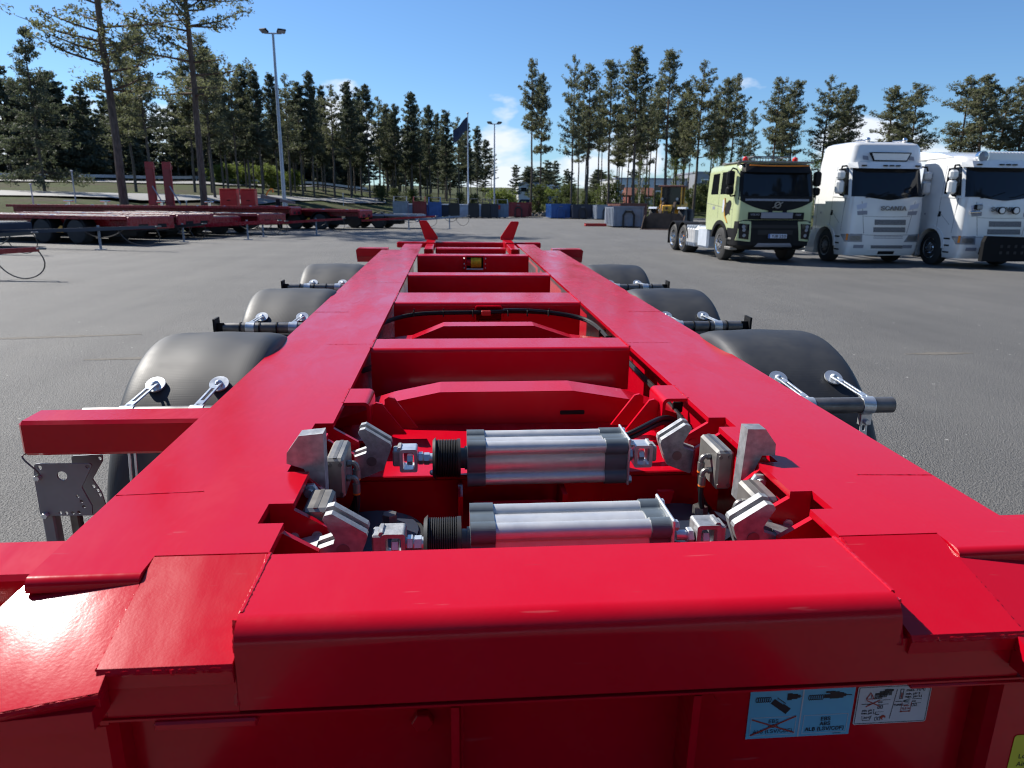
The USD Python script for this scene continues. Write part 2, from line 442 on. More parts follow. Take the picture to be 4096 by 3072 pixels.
for a in np.arange(-75, 75.1, 1.5):
    d0 = float(np.interp(a, BEAR, [p[0][0] for p in PROF]))
    d0 = d0 / max(math.cos(a * D2R), .25) * (1 + .008 * math.sin(a * 2.1) + .006 * math.sin(a * 5.3))
    d0 = min(d0, 150)
    edge.append((math.sin(a * D2R) * (d0 - .3), math.cos(a * D2R) * (d0 - .3)))
for a in np.arange(90, 271, 15):
    edge.append((math.sin(a * D2R) * 60, math.cos(a * D2R) * 60))
ym = MB().prism(Polygon(edge).buffer(0), 'z', -.2, 0)
info(obj('yard', ym, asphalt), 'wide grey asphalt yard under the trailers and trucks', 'yard', kind='structure')
# faint worn paint lines and pale smears on the asphalt
for k, (x, y, l_, w_, rz) in enumerate(((-6.4, 9.6, 2.2, .10, .15), (-4.2, 8.3, 1.8, .09, .1), (5.6, 8.2, .9, .07, .02), (-3.1, 13.5, 1.4, .1, -.5))):
    rr = np.random.default_rng(k + 70)
    u = np.linspace(0, 1, 26)
    wob = w_ * (.25 + .75 * np.sin(u * math.pi)) * rr.uniform(.6, 1.2, 26)
    p1 = np.c_[u * l_, wob]; p2 = np.c_[u[::-1] * l_, -wob[::-1]]
    c, s = math.cos(rz), math.sin(rz)
    pg = np.vstack([p1, p2]) @ np.array([[c, s], [-s, c]]) + (x, y)
    M.setdefault('smear', mat('sandy_smear', (.105, .095, .080), .9, var=.2, vscale=12))
    info(obj('sand_smear', MB().prism(Polygon(pg).buffer(0), 'z', -.05, .003), M['smear']), 'thin pale sandy smear on the asphalt', 'smear', 'sandy smears on the yard', 'structure')

# two roads on the bank at the left, verge between them
road_m = mat('sunlit_road', (.17, .168, .162), .6, var=.1, vscale=.8, bump=.2, bscale=20, bdist=.01)
LOWER = ([-60, -50, -31, -24, -18, -10, -5], [(50, 60), (50, 60), (54, 63), (58, 69), (66, 78), (88, 101), (104, 118)])
UPPER = ([-60, -50, -31, -24, -18, -10, -6], [(76, 86), (78, 88), (84, 94), (94, 105), (104, 116), (130, 142), (150, 163)])


def road_at(tab, a, t):
    n_ = np.interp(a, tab[0], [q[0] for q in tab[1]]); f_ = np.interp(a, tab[0], [q[1] for q in tab[1]])
    y = n_ + (f_ - n_) * t
    return y * np.tan(np.radians(a)), y


for nm, tab, lab in (('lower_road', LOWER, 'pale narrow road just beyond the parked trailers'), ('highway', UPPER, 'pale highway on the bank in front of the dark forest')):
    def fn(A, t_):
        x, y = road_at(tab, A, t_)
        return np.stack([x, y, terr(x, y) + .13], -1)
    v, f = grid(np.arange(-58, tab[0][-1] + .1, 1.0), np.linspace(0, 1, 6), fn)
    info(obj(nm, up_faces(v, f), road_m, smooth=True), lab, 'road', kind='structure')
gr = thing('guard_rail', 'long grey steel guard rail along the far side of the highway', 'guard rail')
pts = []
for a in np.arange(-52, -5.9, .8):
    x, y = road_at(UPPER, a, 1.02); pts.append((x, y, terr(x, y)))
pts = np.array(pts)
rb = MB()
for p, q in zip(pts[:-1], pts[1:]):
    rb.hull([p + (0, 0, .45), p + (0, 0, .85), p + (0, .06, .65), q + (0, 0, .45), q + (0, 0, .85), q + (0, .06, .65)])
obj('rail', rb, M['pole'], gr)
for p in pts[::2]:
    obj('post', MB().box(p + (0, .09, .35), (.1, .1, .9)), M['pole'], gr)
for a, t, h in ((-28.4, -.75, 1.5), (-26.0, -.6, 2.0), (-23.0, -.55, 1.6), (-19.2, -.7, 1.4), (-12.3, -.6, 1.5), (-8.2, -.6, 1.5)):
    x, y = road_at(LOWER, a, t)
    tp = thing('fence_post', 'slim grey post of the wire fence below the lower road', 'post', (x, y, float(terr(x, y)) - .1), 0, 'wire fence posts below the road')
    obj('shaft', MB().cyl((0, 0, 0), (0, 0, h), .04, n=10), M['pole'], tp)
    obj('top', MB().box((0, 0, h + .03), (.14, .14, .08), .02), M['c_light'], tp)

# ================================================================ trees
bark = usdkit.material(stage, '/World/Looks/pine_bark', {
    'tc': ('texture_coordinate', {}), 'mp': ('mapping', {'scale': (5, 5, 1.2)}), 'n': ('noise_texture', {'scale': 2.5, 'detail': 5.0}),
    'sp': ('separate_xyz', {}), 'zr': ('map_range', {'from_min': 5.0, 'from_max': 13.0, 'clamp': True}),
    'lo': ('rgb_ramp', {'ramp': [(.3, (.05, .042, .036)), (.7, (.12, .10, .085))]}), 'hi': ('rgb_ramp', {'ramp': [(.3, (.085, .058, .042)), (.7, (.16, .11, .078))]}),
    'm': ('mix', {}), 'p': ('principled_bsdf', {'roughness': .9, 'specular_ior_level': .15})},
    [('tc.object', 'mp.vector'), ('mp.vector', 'n.vector'), ('tc.object', 'sp.vector'), ('sp.z', 'zr.value'), ('n.fac', 'lo.fac'), ('n.fac', 'hi.fac'), ('zr.result', 'm.fac'), ('lo.color', 'm.color1'), ('hi.color', 'm.color2'), ('m.color', 'p.base_color')], surface='p.BSDF')


def leaf_mat(name, c, tcol, fac):
    c = np.array(c)
    return usdkit.material(stage, '/World/Looks/' + name, {
        'tc': ('texture_coordinate', {}), 'n': ('noise_texture', {'scale': .8, 'detail': 3.0}), 'g': ('geometry', {}), 'oi': ('object_info', {}),
        'r': ('rgb_ramp', {'ramp': [(.3, tuple(c * .65)), (.7, tuple(c * 1.35))]}),
        'v': ('map_range', {'to_min': .75, 'to_max': 1.2}), 'h': ('hsv', {}),
        'd': ('principled_bsdf', {'roughness': .65, 'specular_ior_level': .25}), 't': ('translucent_bsdf', {'color': tcol}), 'm': ('mix_closure', {'fac': fac})},
        [('tc.object', 'n.vector'), ('n.fac', 'r.fac'), ('oi.random', 'v.value'), ('r.color', 'h.color'), ('v.result', 'h.value'), ('h.color', 'd.base_color'), ('d.BSDF', 'm.closure1'), ('t.BSDF', 'm.closure2')], surface='m.closure')


needle = leaf_mat('pine_needles', (.122, .124, .082), (.15, .165, .08), .42)
needle_d = leaf_mat('spruce_needles', (.088, .096, .066), (.10, .12, .065), .38)
fresh = leaf_mat('fresh_birch_leaves', (.13, .165, .04), (.17, .22, .045), .42)
olive = leaf_mat('young_olive_leaves', (.085, .105, .035), (.10, .13, .035), .4)


def tufts(rg, cen, n, rad, size, flat=.85):
    """n little needle sprays round each of the points cen"""
    c = np.repeat(cen, n, axis=0)
    k = len(c)
    d = rg.normal(0, 1, (k, 3)); d /= np.linalg.norm(d, axis=1, keepdims=True)
    p = c + d * (rg.uniform(.15, 1, (k, 1)) ** .5) * np.asarray(rad).repeat(n)[:, None] * np.array([1, 1, flat])
    u = rg.normal(0, 1, (k, 3)); u /= np.linalg.norm(u, axis=1, keepdims=True)
    w = np.cross(u, d); w /= np.linalg.norm(w, axis=1, keepdims=True) + 1e-9
    s = size * rg.uniform(.6, 1.4, (k, 1))
    v = np.stack([p - u * s * .5, p + u * s * .5 + w * s * .12, p + w * s * .42], 1).reshape(-1, 3)
    return v, np.arange(3 * k).reshape(-1, 3)


def conifer(seed, H=20.0, bare=.45, width=2.3, top=.35, n_br=60, per=46, size=.34, style='pine', lean=.0):
    rg = np.random.default_rng(seed)
    tz = np.linspace(0, H, 14)
    off = np.cumsum(rg.normal(0, .035, (14, 2)), axis=0); off -= off[0]
    path = np.c_[off[:, 0] + lean * tz, off[:, 1], tz]
    r0 = H * .0088
    tr = MB().tube(path, r0 * (1 - tz / H) ** .7 + .015, 9)
    axis = lambda z: np.array([np.interp(z, tz, path[:, 0]), np.interp(z, tz, path[:, 1]), z])
    cen, rad = [], []
    nw = max(8, int(n_br / 3.4))                         # whorls of branches, uneven, some broken off
    for w_ in range(nw):
        tw = (w_ + rg.uniform(.15, .85)) / nw
        k_ = rg.integers(3, 6)
        a0 = rg.uniform(0, 6.28)
        big = rg.uniform(.72, 1.15)
        for q_ in range(k_):
            if rg.random() < .13:
                continue
            t = min(1.0, max(0.0, tw + rg.normal(0, .012)))
            z = H * (bare + (1 - bare) * t ** .94) * .985
            a = a0 + q_ * 6.28 / k_ + rg.uniform(-.45, .45)
            if style == 'pine':
                prof = (.20 + .80 * (1 - t) ** .72) * (.62 + .38 * min(1, t * 3.2 + .2))
                L = width * prof * rg.uniform(.5, 1.18) * big
                rise = rg.uniform(-.05, .42) + t * .55
            else:
                L = (width * (1 - t) ** .85 + .22) * rg.uniform(.7, 1.1) * (.85 + .3 * big)
                rise = -.22 + t * .75
            p0 = axis(z)
            dirv = np.array([math.cos(a), math.sin(a), 0])
            q = [p0, p0 + dirv * L * .5 + (0, 0, L * rise * .35), p0 + dirv * L + (0, 0, L * rise)]
            tr.tube(np.array(q), np.array([.05 * (1 - t) + .02, .035 * (1 - t) + .014, .01]) * (1.2 if H >= 24 else 1), 4)
            m_ = 3 + int(L * 3.4)
            for j in range(m_):
                s = (.28 if style == 'pine' else .15) + (.76 if style == 'pine' else .88) * (j + rg.uniform(0, 1)) / m_
                pt = q[0] * (1 - s) ** 2 + 2 * q[1] * s * (1 - s) + q[2] * s * s
                side = np.cross(dirv, [0, 0, 1]) * rg.normal(0, .24) * L * s
                cen.append(pt + side + (0, 0, rg.uniform(-.12, .28))); rad.append(rg.uniform(.22, .52) * (1 - .2 * t))
    cen.append(axis(H)); rad.append(.3)
    return tr, tufts(rg, np.array(cen), per, rad, size)


def leafy(seed, H, width, stems, n, per, size, base=.15):
    rg = np.random.default_rng(seed)
    tr = MB(); cen, rad = [], []
    for s in range(stems):
        a = rg.uniform(0, 6.28); sp = rg.uniform(.05, .55) * width
        top = np.array([math.cos(a) * sp, math.sin(a) * sp, H * rg.uniform(.75, 1.0)])
        tr.tube(smoothpath([(0, 0, 0), top * (.35, .35, .45) + rg.normal(0, .08, 3) * (1, 1, 0), top], 8), np.linspace(.03 * H ** .5 + .01, .008, 8), 5)
        for i in range(n):
            t = rg.uniform(base, 1)
            c = top * (t, t, t) + rg.normal(0, width * .32 * (1.1 - t * .6), 3) * (1, 1, .5)
            c[2] = max(c[2], .15)
            cen.append(c); rad.append(rg.uniform(.2, .5) * width * .33)
    return tr, tufts(rg, np.array(cen), per, rad, size, .9)


class Kind:
    """one tree of a kind is built in full where it first stands, the rest refer to it"""

    def __init__(s, name, cat, parts, mats, H):
        s.name, s.cat, s.parts, s.mats, s.H, s.first = name, cat, parts, mats, H, None

    def put(s, x, y, h, label, group=None, rz=0.0, wide=1.0, sink=.15, z=None):
        k = h / s.H
        R = rotz(rz * D2R) * np.array([k * wide, k * wide, k])[None, :]
        loc = (x, y, (float(terr(x, y)) if z is None else z) - sink)
        if s.first is None:
            s.first = thing(s.name, label, s.cat, loc, 0, group, None, R)
            tr, cr = s.parts
            s_t, s_c = ('trunk', 'crown') if s.cat == 'tree' else ('stem', 'leaves')
            obj(s_t, tr, s.mats[0], s.first)
            obj(s_c, cr, s.mats[1], s.first, smooth=False)
            return s.first
        return copy_of(s.first, label, s.cat, loc, 0, group, R, name=s.name)


rt = np.random.default_rng(11)
PINE = [Kind('pine_tree', 'tree', conifer(100 + i, bare=b, width=w, n_br=nb, per=pr, size=sz), (bark, needle), 20.0) for i, (b, w, nb, pr, sz) in enumerate(((.46, 3.0, 56, 17, .30), (.54, 2.7, 50, 17, .30), (.38, 3.2, 64, 16, .30), (.50, 2.5, 52, 18, .28), (.44, 2.8, 56, 16, .32)))]
DENSE = [Kind('pine_tree', 'tree', conifer(200 + i, bare=b, width=w, n_br=nb, per=17, size=.36), (bark, needle_d), 20.0) for i, (b, w, nb) in enumerate(((.34, 2.8, 88), (.30, 2.6, 90), (.38, 2.7, 82)))]
FOREST = [Kind('forest_pine', 'tree', conifer(300 + i, bare=b, width=w, n_br=60, per=10, size=.6), (bark, needle_d), 20.0) for i, (b, w) in enumerate(((.20, 3.8), (.14, 3.6), (.26, 3.6)))]
# the tall bare-trunked pines by the lower road
BIG = conifer(401, H=25.0, bare=.27, width=4.8, n_br=74, per=17, size=.24)
Kind('tall_pine_tree', 'tree', BIG, (bark, needle), 25.0).put(-21.35, 50, 25.5, 'tallest leaning bare-trunked pine at far left, its top out of frame', rz=200, wide=1.15)
Kind('tall_pine_tree', 'tree', conifer(412, H=24.0, bare=.36, width=4.2, n_br=70, per=17, size=.24), (bark, needle), 24.0).put(-17.0, 52, 24.2, 'tall bare-trunked pine with top cut off, left of the twin-headed floodlight mast', rz=90, wide=1.1)
Kind('spruce_tree', 'tree', conifer(403, H=13.0, bare=.10, width=3.0, n_br=70, per=24, size=.24, style='spruce'), (bark, needle_d), 13.0).put(-34.6, 66, 12.9, 'layered dark spruce standing alone at the left edge between the roads')
P6 = Kind('pine_tree', 'tree', conifer(404, H=16.0, bare=.36, width=2.9, n_br=66, per=22, size=.24), (bark, needle), 16.0)
P6.put(-28.9, 74, 15.2, 'slender pine between the two tall bare-trunked pines')
P6.put(-23.6, 76, 15.0, 'bushy pine just right of the second tall bare-trunked pine', rz=140)
P6.put(-28.2, 84, 14.0, 'pine with low branches behind the two tall bare-trunked pines', rz=250, wide=1.1)
P6.put(-32.0, 78, 13.5, 'shorter pine behind the tallest bare-trunked pine', rz=40, wide=1.15)
ROW_LEFT = [(-23.5, 84, 16.1), (-23.3, 88, 16.4), (-21.4, 86, 15.7), (-21.7, 95, 16.7), (-20.8, 98, 17.3), (-20.4, 104, 17.3), (-18.9, 104, 18.5), (-18.7, 112, 17.9), (-16.7, 108, 17.6), (-14.9, 112, 18.5), (-14.3, 120, 18.9), (-12.6, 116, 18.9), (-11.7, 124, 18.3), (-11.1, 132, 18.1), (-9.1, 124, 17.3), (-6.7, 128, 19.5), (-5.6, 138, 18.4), (-3.8, 134, 18.4), (-2.5, 146, 18.2), (-0.8, 140, 18.2), (1.7, 152, 18.5), (3.5, 160, 18.4), (6.0, 168, 18.3), (8.6, 185, 17.0), (11.3, 205, 16.5), (-26.9, 90, 17.7), (-27.0, 86, 17.3), (-29.3, 100, 17.9)]
ROW_RIGHT = [(10.7, 98, 19.7), (12.3, 101, 18.4), (15.5, 94, 19.6), (18.0, 97, 19.1), (21.2, 98, 19.9), (21.8, 108, 17.9), (23.1, 92, 20.3), (27.9, 104, 17.4), (27.1, 112, 16.6), (27.7, 94, 20.4), (29.9, 106, 19.0), (32.1, 100, 17.8), (32.5, 96, 19.7), (38.7, 108, 18.2), (36.6, 98, 18.0), (38.7, 100, 18.8), (26.2, 115, 16.3), (35.1, 113, 16.6), (19.2, 110, 16.2)]
ROW_FAR_RIGHT = [(37.6, 84, 15.9), (38.5, 82, 15.3), (42.2, 92, 14.9), (41.4, 80, 15.6), (46.5, 86, 15.2), (44.2, 80, 14.5), (44.0, 72, 13.4), (45.1, 70, 13.3), (44.8, 62, 12.4), (45.0, 60, 12.5), (48.2, 62, 11.9), (48.6, 60, 12.2), (49.2, 78, 12.9)]
for i, (x, y, zt) in enumerate(ROW_LEFT):
    k = DENSE[i % 3] if i % 4 else PINE[2]
    k.put(x, y, zt - float(terr(x, y)), 'dark pine in the long row receding along the left side of the yard', 'pines in the row along the left of the yard', rz=i * 77.0, wide=1.0 + .15 * math.sin(i * 1.7))
for i, (x, y) in enumerate([(a, b) for a, b in zip(np.interp(np.linspace(0, 1, 34), [0, 1], [-30, 7]) + rt.normal(0, 1.0, 34), np.interp(np.linspace(0, 1, 34), [0, .5, 1], [98, 118, 190]) + rt.uniform(4, 26, 34))]):
    DENSE[(i * 2) % 3].put(x, y, rt.uniform(12.0, 14.5), 'dark pine in the long row receding along the left side of the yard', 'pines in the row along the left of the yard', rz=i * 61.0, wide=1.05)
ORD = 'first second third fourth fifth sixth seventh eighth ninth tenth eleventh twelfth thirteenth fourteenth fifteenth sixteenth seventeenth eighteenth nineteenth'.split()


def ranks(rows, skip=0):
    o_ = sorted(range(skip, len(rows)), key=lambda k: rows[k][0] / rows[k][1])
    return {k: ORD[n] for n, k in enumerate(o_)}


RK = ranks(ROW_RIGHT, 2)
for i, (x, y, zt) in enumerate(ROW_RIGHT):
    lab = {0: 'left one of the two lone slim pines standing right of the gap in the trees', 1: 'right one of the two lone slim pines standing right of the gap in the trees'}.get(i, f'{RK.get(i)} slim pine from the left in the open group behind the containers and loader')
    PINE[(i * 3 + 1) % 5].put(x, y, zt - float(terr(x, y)), lab, None if i < 2 else 'open group of slim pines right of centre', rz=i * 83.0, wide=.95 + .2 * math.sin(i * 2.3) if i > 1 else .85)
for i in range(18):
    a = rt.uniform(9.8, 23.0)
    y = rt.uniform(112, 132)
    PINE[(1, 3, 0)[i % 3]].put(y * math.tan(a * D2R), y, rt.uniform(14.5, 18.0), 'slender pine standing deeper in the open group behind the containers', 'slender pines deeper in the open group', rz=i * 59.0, wide=rt.uniform(.7, .95))
RK = ranks(ROW_FAR_RIGHT)
for i, (x, y, zt) in enumerate(ROW_FAR_RIGHT):
    k = P6 if i in (8, 11) else PINE[(i * 2 + 1) % 5]
    k.put(x, y, zt - float(terr(x, y)), f'{RK[i]} pine from the left among those standing above the parked trucks', 'pines behind the parked trucks', rz=i * 97.0, wide=1.15 if i < 6 else 1.4)
# the dark forest behind the highway
for i in range(200):
    a = rt.uniform(-46, -6.5) if i < 182 else rt.uniform(-9, -1)
    d0 = float(road_at(UPPER, min(a, -6), 1.0)[1]) + 7
    y = d0 + rt.uniform(0, 1) ** 1.3 * 60
    x = y * math.tan(a * D2R)
    FOREST[i % 3].put(x, y, rt.uniform(12.0, 15.0) * (1.0 if a < -20 else .88), 'dark conifer of the dense forest behind the highway', 'forest trees behind the highway', rz=i * 47.0, wide=1.25)
YOUNG = Kind('young_spruce', 'tree', conifer(310, H=6.0, bare=.03, width=2.0, n_br=40, per=12, size=.42, style='spruce'), (bark, needle_d), 6.0)
for i in range(110):
    a = rt.uniform(-48, -7)
    y = float(road_at(UPPER, min(a, -6), 1.0)[1]) + rt.uniform(6, 45)
    YOUNG.put(y * math.tan(a * D2R), y, rt.uniform(3.5, 7.0), 'young spruce filling the foot of the forest behind the highway', 'young spruces at the foot of the forest', rz=i * 37.0, wide=1.6)
# far wood closing the gap in the middle and the right
for i in range(96):
    a = rt.uniform(-20, 46)
    y = rt.uniform(235, 300)
    x = y * math.tan(a * D2R)
    FOREST[i % 3].put(x, y, rt.uniform(8.0, 11.0) if a > 0 else rt.uniform(10, 13), 'small dark tree of the far wood on the horizon', 'far wood on the horizon', rz=i * 57.0, wide=2.3 if a > 0 else 2.6)
for x, y, h, lab in ((17.6, 200, 9.5, 'lone dark spruce in the gap beyond the far containers'), (27.5, 210, 11.2, 'dark pine behind the two lone slim pines'), (32.0, 225, 11.6, 'paler round-topped pine beside the blue road sign'), (34.0, 215, 9.0, 'small pine behind the blue road sign')):
    FOREST[0].put(x, y, h, lab, rz=x * 13, wide=1.3)
# birches and bushes
BIRCH = Kind('birch_tree', 'tree', leafy(501, 10.0, 3.2, 3, 34, 20, .22, .3), (mat('birch_bark', (.42, .40, .37), .8, var=.3, vscale=4), olive), 10.0)
for i, (x, y, h) in enumerate(((33.8, 92, 10.5), (36.2, 90, 9.5), (40.3, 78, 8.2), (30.0, 96, 9.0), (26.0, 100, 8.5), (34.5, 84, 8.6), (37.0, 79, 7.4), (23.0, 104, 7.0), (44.5, 82, 8.0), (40.0, 88, 9.0))):
    BIRCH.put(x, y, h, 'thin pale birch with sparse new leaves among the pines', 'thin birches among the right-hand pines', rz=i * 71.0)
BUSH = Kind('green_bush', 'bush', leafy(502, 2.6, 2.6, 9, 26, 26, .20, .2), (bark, fresh), 2.6)
for x, y, h, w, lab in ((-35.2, 116, 2.9, 1.3, 'leftmost round bright green bush under the pines beyond the highway'), (-31.6, 116, 2.8, 1.2, 'second bright green bush under the pines beyond the highway'), (-28.0, 118, 3.3, 1.2, 'tallest bright green bush under the pines, left of the floodlight mast'), (-25.2, 118, 2.8, 1.1, 'bright green bush just right of the floodlight mast'),
                        (7.2, 102, 3.2, 1.25, 'round bright green bush behind the dark red container in the gap'), (16.8, 122, 3.2, 1.0, 'small bright green bush right of the two lone slim pines')):
    BUSH.put(x, y, h, lab, rz=x * 31, wide=w)
OLB = Kind('willow_bush', 'bush', leafy(503, 3.6, 2.0, 8, 24, 22, .2, .1), (bark, olive), 3.6)
OLB.put(11.6, 99, 4.6, 'feathery olive bush on the bank between the container groups', wide=1.0)
for i in range(26):
    x, y = (rt.uniform(15, 42), rt.uniform(100, 128)) if i < 17 else (rt.uniform(-16, 5), rt.uniform(104, 130))
    OLB.put(x, y, rt.uniform(2.2, 4.6) if i < 17 else rt.uniform(1.5, 2.6), 'low olive green bush in the undergrowth below the pines', 'undergrowth bushes below the pines', rz=i * 67.0, wide=rt.uniform(.9, 1.4))
# stony bank at the end of the yard
rgk = np.random.default_rng(77)
sb = MB()
for i in range(420):
    a = rgk.uniform(4.5, 9.6)
    d = rgk.uniform(97.0, 103)
    x, y = d * math.tan(a * D2R), d
    r_ = rgk.uniform(.12, .34)
    t = trimesh.creation.icosphere(1, 1.0)
    v = np.array(t.vertices) * rgk.uniform(.7, 1.2, (len(t.vertices), 1)) * r_ + (x, y, float(terr(x, y)) + rgk.uniform(0, .25))
    sb.add(v, t.faces)
stone = mat('bank_stone', (.20, .175, .145), .85, var=.4, vscale=1.5)
info(obj('stone_bank', sb, stone), 'low bank of loose stones at the end of the yard', 'stones', kind='stuff')
# ================================================================ the red container trailer
LOC = axes(15.575, 4.88, 0.698)
TR = CAM.T @ LOC                                   # the trailer leans back a little against the yard's fall
T = thing('container_trailer', 'long red painted container trailer frame with black mudguards, filling the foreground', 'trailer',
          EYE + TR @ np.array([.182, 0, -.58]), R=TR)
rng = np.random.default_rng(5)


def S(p, y0, y1, cx=-.182, cz=.58):
    """slides a point seen in the plane y0 to the plane y1"""
    k = y1 / y0
    return (cx + (p[0] - cx) * k, cz + (p[1] - cz) * k)


def bead(mb, a, b, r=.004, n=None):
    """weld bead: a lumpy little rope"""
    a, b = np.asarray(a, float), np.asarray(b, float)
    n = n or max(6, int(np.linalg.norm(b - a) / .004))
    pts = a + (b - a) * np.linspace(0, 1, n)[:, None]
    pts = pts + rng.normal(0, r * .06, pts.shape)
    return mb.tube(pts, r * rng.uniform(.85, 1.1, n), 6)


def arc(cx, cy, r, a0, a1, n=7):
    a = np.radians(np.linspace(a0, a1, n))
    return [(cx + r * math.cos(t), cy + r * math.sin(t)) for t in a]


for s in (-1, 1):
    # long beams: inner flange plate with notches, outer strip, web, weld seams
    pts = [(.485, 1.07), (.485, 1.175), (.53, 1.175), (.53, 1.256), (.485, 1.256), (.485, 1.411), (.53, 1.411), (.53, 1.475), (.485, 1.475),
           (.485, 1.65), (.53, 1.65), (.53, 1.725), (.485, 1.725), (.485, 7.44), (.665, 7.44), (.665, 1.07)]
    pts = [(s * x, y) for x, y in pts]
    flange = MB().prism(pts, 'z', -.014, 0)
    beam = obj('main_beam', flange, M['red'], T)
    web = MB().b2((s * .575, 1.075, -.40), (s * .59, 7.35, -.0145)).b2((s * .50, 1.1, -.412), (s * .72, 7.3, -.4005))
    obj('web', web, M['red'], beam)
    # outer strip, rounded down at its near end
    prof = [(6.77, -.003), (6.77, -.017), (1.03, -.017), (1.023, -.020), (1.022, -.025), (1.010, -.025)] + arc(1.026, -.019, .016, 180, 90, 6)
    strip = MB().prism(prof, 'x', s * .667, s * .834)
    strip.curved = True
    obj('outer_flange', strip, M['red'], T)
    obj('outer_web', MB().b2((s * .80, 1.06, -.16), (s * .815, 6.7, -.0175)), M['red'], T)
    wl = MB()
    yw = 1.322 if s < 0 else 1.333
    bead(wl, (s * .672, yw + .006, -.0045), (s * .832, yw - .004, -.0045), .003)
    bead(wl, (s * .488, 2.655, -.002), (s * .662, 2.648, -.002), .003)
    bead(wl, (s * .488, 4.42, -.002), (s * .662, 4.41, -.002), .003)
    bead(wl, (s * .672, 3.38, -.0045), (s * .832, 3.38, -.0045), .003)
    bead(wl, (s * .488, 1.905, -.003), (s * .488, 2.035, -.003), .005)
    obj('weld_seam', wl, M['red'], T)
    # sloping gooseneck plates at the near end
    x0, x1 = (.487, .664)
    z0, y0, yb, zb = 0.0, 1.066, .858, -.052
    sp = [(y0, z0 - .03), (y0, z0)] + [(yb, zb), (yb - .004, zb - .006), (yb, zb - .032)]
    obj('sloping_plate', MB().prism(sp, 'x', s * x0, s * x1), M['red_slope'], T)
    wl = MB()
    bead(wl, (s * x1, 1.0, -.022), (s * x1, .862, -.057), .005)
    bead(wl, (s * x0, .858, -.060), (s * x1, .858, -.060), .005)
    bead(wl, (s * .4855, 1.065, -.003), (s * .4855, .89, -.046), .0045)
    obj('weld_seam', wl, M['red'], T)
    # lower stepped outer panel
    pn = [(.668, 1.038), (.846, 1.038), (.94, .80), (.65, .828)]
    v = [(s * x, y, -.007 - (1.038 - y) * .285 - (x - .668) * .09) for x, y in pn]
    pm = MB().hull(np.array(v + [(a, b, c - .022) for a, b, c in v]))
    obj('step_panel', pm, M['red_hammer'], T)
    wl = MB()
    bead(wl, (s * .65, .829, -.071), (s * .94, .801, -.104), .005)
    obj('weld_seam', wl, M['red'], T)
    # end wing behind the step panel
    obj('side_wing', MB().box((s * 1.09, 1.17, -.085), (.50, .13, .07), .008), M['red'], T)
    # skirt block under the step panel, recessed lower box
    obj('lower_bolster', MB().b2((s * .668, .885, -.42), (s * 1.2, 1.0, -.155), .012), M['red'], T)
    # notch lugs
    for (ya, yb2) in ((1.256, 1.268), (1.163, 1.175), (1.725, 1.737), (1.638, 1.65)):
        lug = [(s * .53, -.014), (s * .486, -.014), (s * .425, -.052), (s * .422, -.125), (s * .53, -.16)]
        lg = obj('lock_lug', MB().prism(lug, 'y', ya, yb2), M['red'], T)
        if ya in (1.256, 1.725):
            for q, (bx, bz) in enumerate(((.445, -.068), (.488, -.07))):
                bm = MB().cyl((s * bx, ya - .004, bz), (s * bx, ya + .001, bz), .0095, n=14)
                obj('bolt_head', bm, M['zinc'] if ya == 1.256 else M['red'], lg)
    obj('lock_lug', MB().prism([(s * .53, -.014), (s * .487, -.012), (s * .45, -.045), (s * .45, -.20), (s * .53, -.20)], 'y', 1.40, 1.411), M['red'], T)
    nut = MB()
    hexprism(nut, (s * .482, 1.388, -.036), (s * .482, 1.40, -.036), .017)
    nut.cyl((s * .482, 1.376, -.036), (s * .482, 1.40, -.036), .009, n=12)
    obj('lock_nut', nut, M['zinc'], T)
    # guide plate standing up through the flange
    gp = [(-.550, .008), (-.522, .047), (-.469, .052), (-.471, -.125), (-.516, -.030), (-.552, -.017)] if s < 0 else [(.565, .008), (.537, .045), (.494, .046), (.487, -.135), (.535, -.020), (.566, -.021)]
    gp = [S(p, 1.5, 1.425) for p in gp]
    gd = MB().prism(gp, 'y', 1.425, 1.463)
    obj('guide_plate', gd, M['galv'], T)
    # compact locking cylinders with elbows and hoses
    for (lo, hi) in (((.428, 1.50, -.105), (.468, 1.625, -.008)), ((.425, 1.275, -.10), (.475, 1.372, -.022))):
        lo2, hi2 = (s * lo[0], lo[1], lo[2]), (s * hi[0], hi[1], hi[2])
        bd = MB().b2(lo2, hi2, .006)
        cy = obj('lock_cylinder', bd, M['alu_dull'], T)
        gr = MB()
        xm = s * (lo[0] + hi[0]) / 2
        gr.b2((xm - .004, lo[1] + .004, hi[2] - .001), (xm + .004, hi[1] - .004, hi[2] + .0008))
        for bx, bz in ((.2, .12), (.8, .12), (.2, .85), (.75, .85)):
            x = s * (lo[0] + (hi[0] - lo[0]) * bx); z = lo[2] + (hi[2] - lo[2]) * bz
            gr.cyl((x, lo[1] - .002, z), (x, lo[1] + .002, z), .0048, n=10)
        obj('face_screws', gr, M['steel_dark'], cy)
        for k, (dz, dy) in enumerate(((-.028, .012), (-.058, -.002))):
            fx = s * (lo[0] - .001)
            e = MB()
            fy = lo[1] + .03 + dy
            z = hi[2] + dz
            hexprism(e, (fx, fy, z), (fx - s * .009, fy, z), .008)
            e.tube(smoothpath([(fx - s * .008, fy, z), (fx - s * .016, fy, z), (fx - s * .0205, fy, z - .006), (fx - s * .0205, fy, z - .016)], 10), .0065, 8)
            e.cyl((fx - s * .0205, fy, z - .014), (fx - s * .0205, fy, z - .036), .0085, n=12)
            obj('elbow_fitting', e, M['alu_dull'], T)
            obj('orange_collar', MB().cyl((fx - s * .0205, fy, z - .036), (fx - s * .0205, fy, z - .040), .0088, n=12), M['orange'], T)
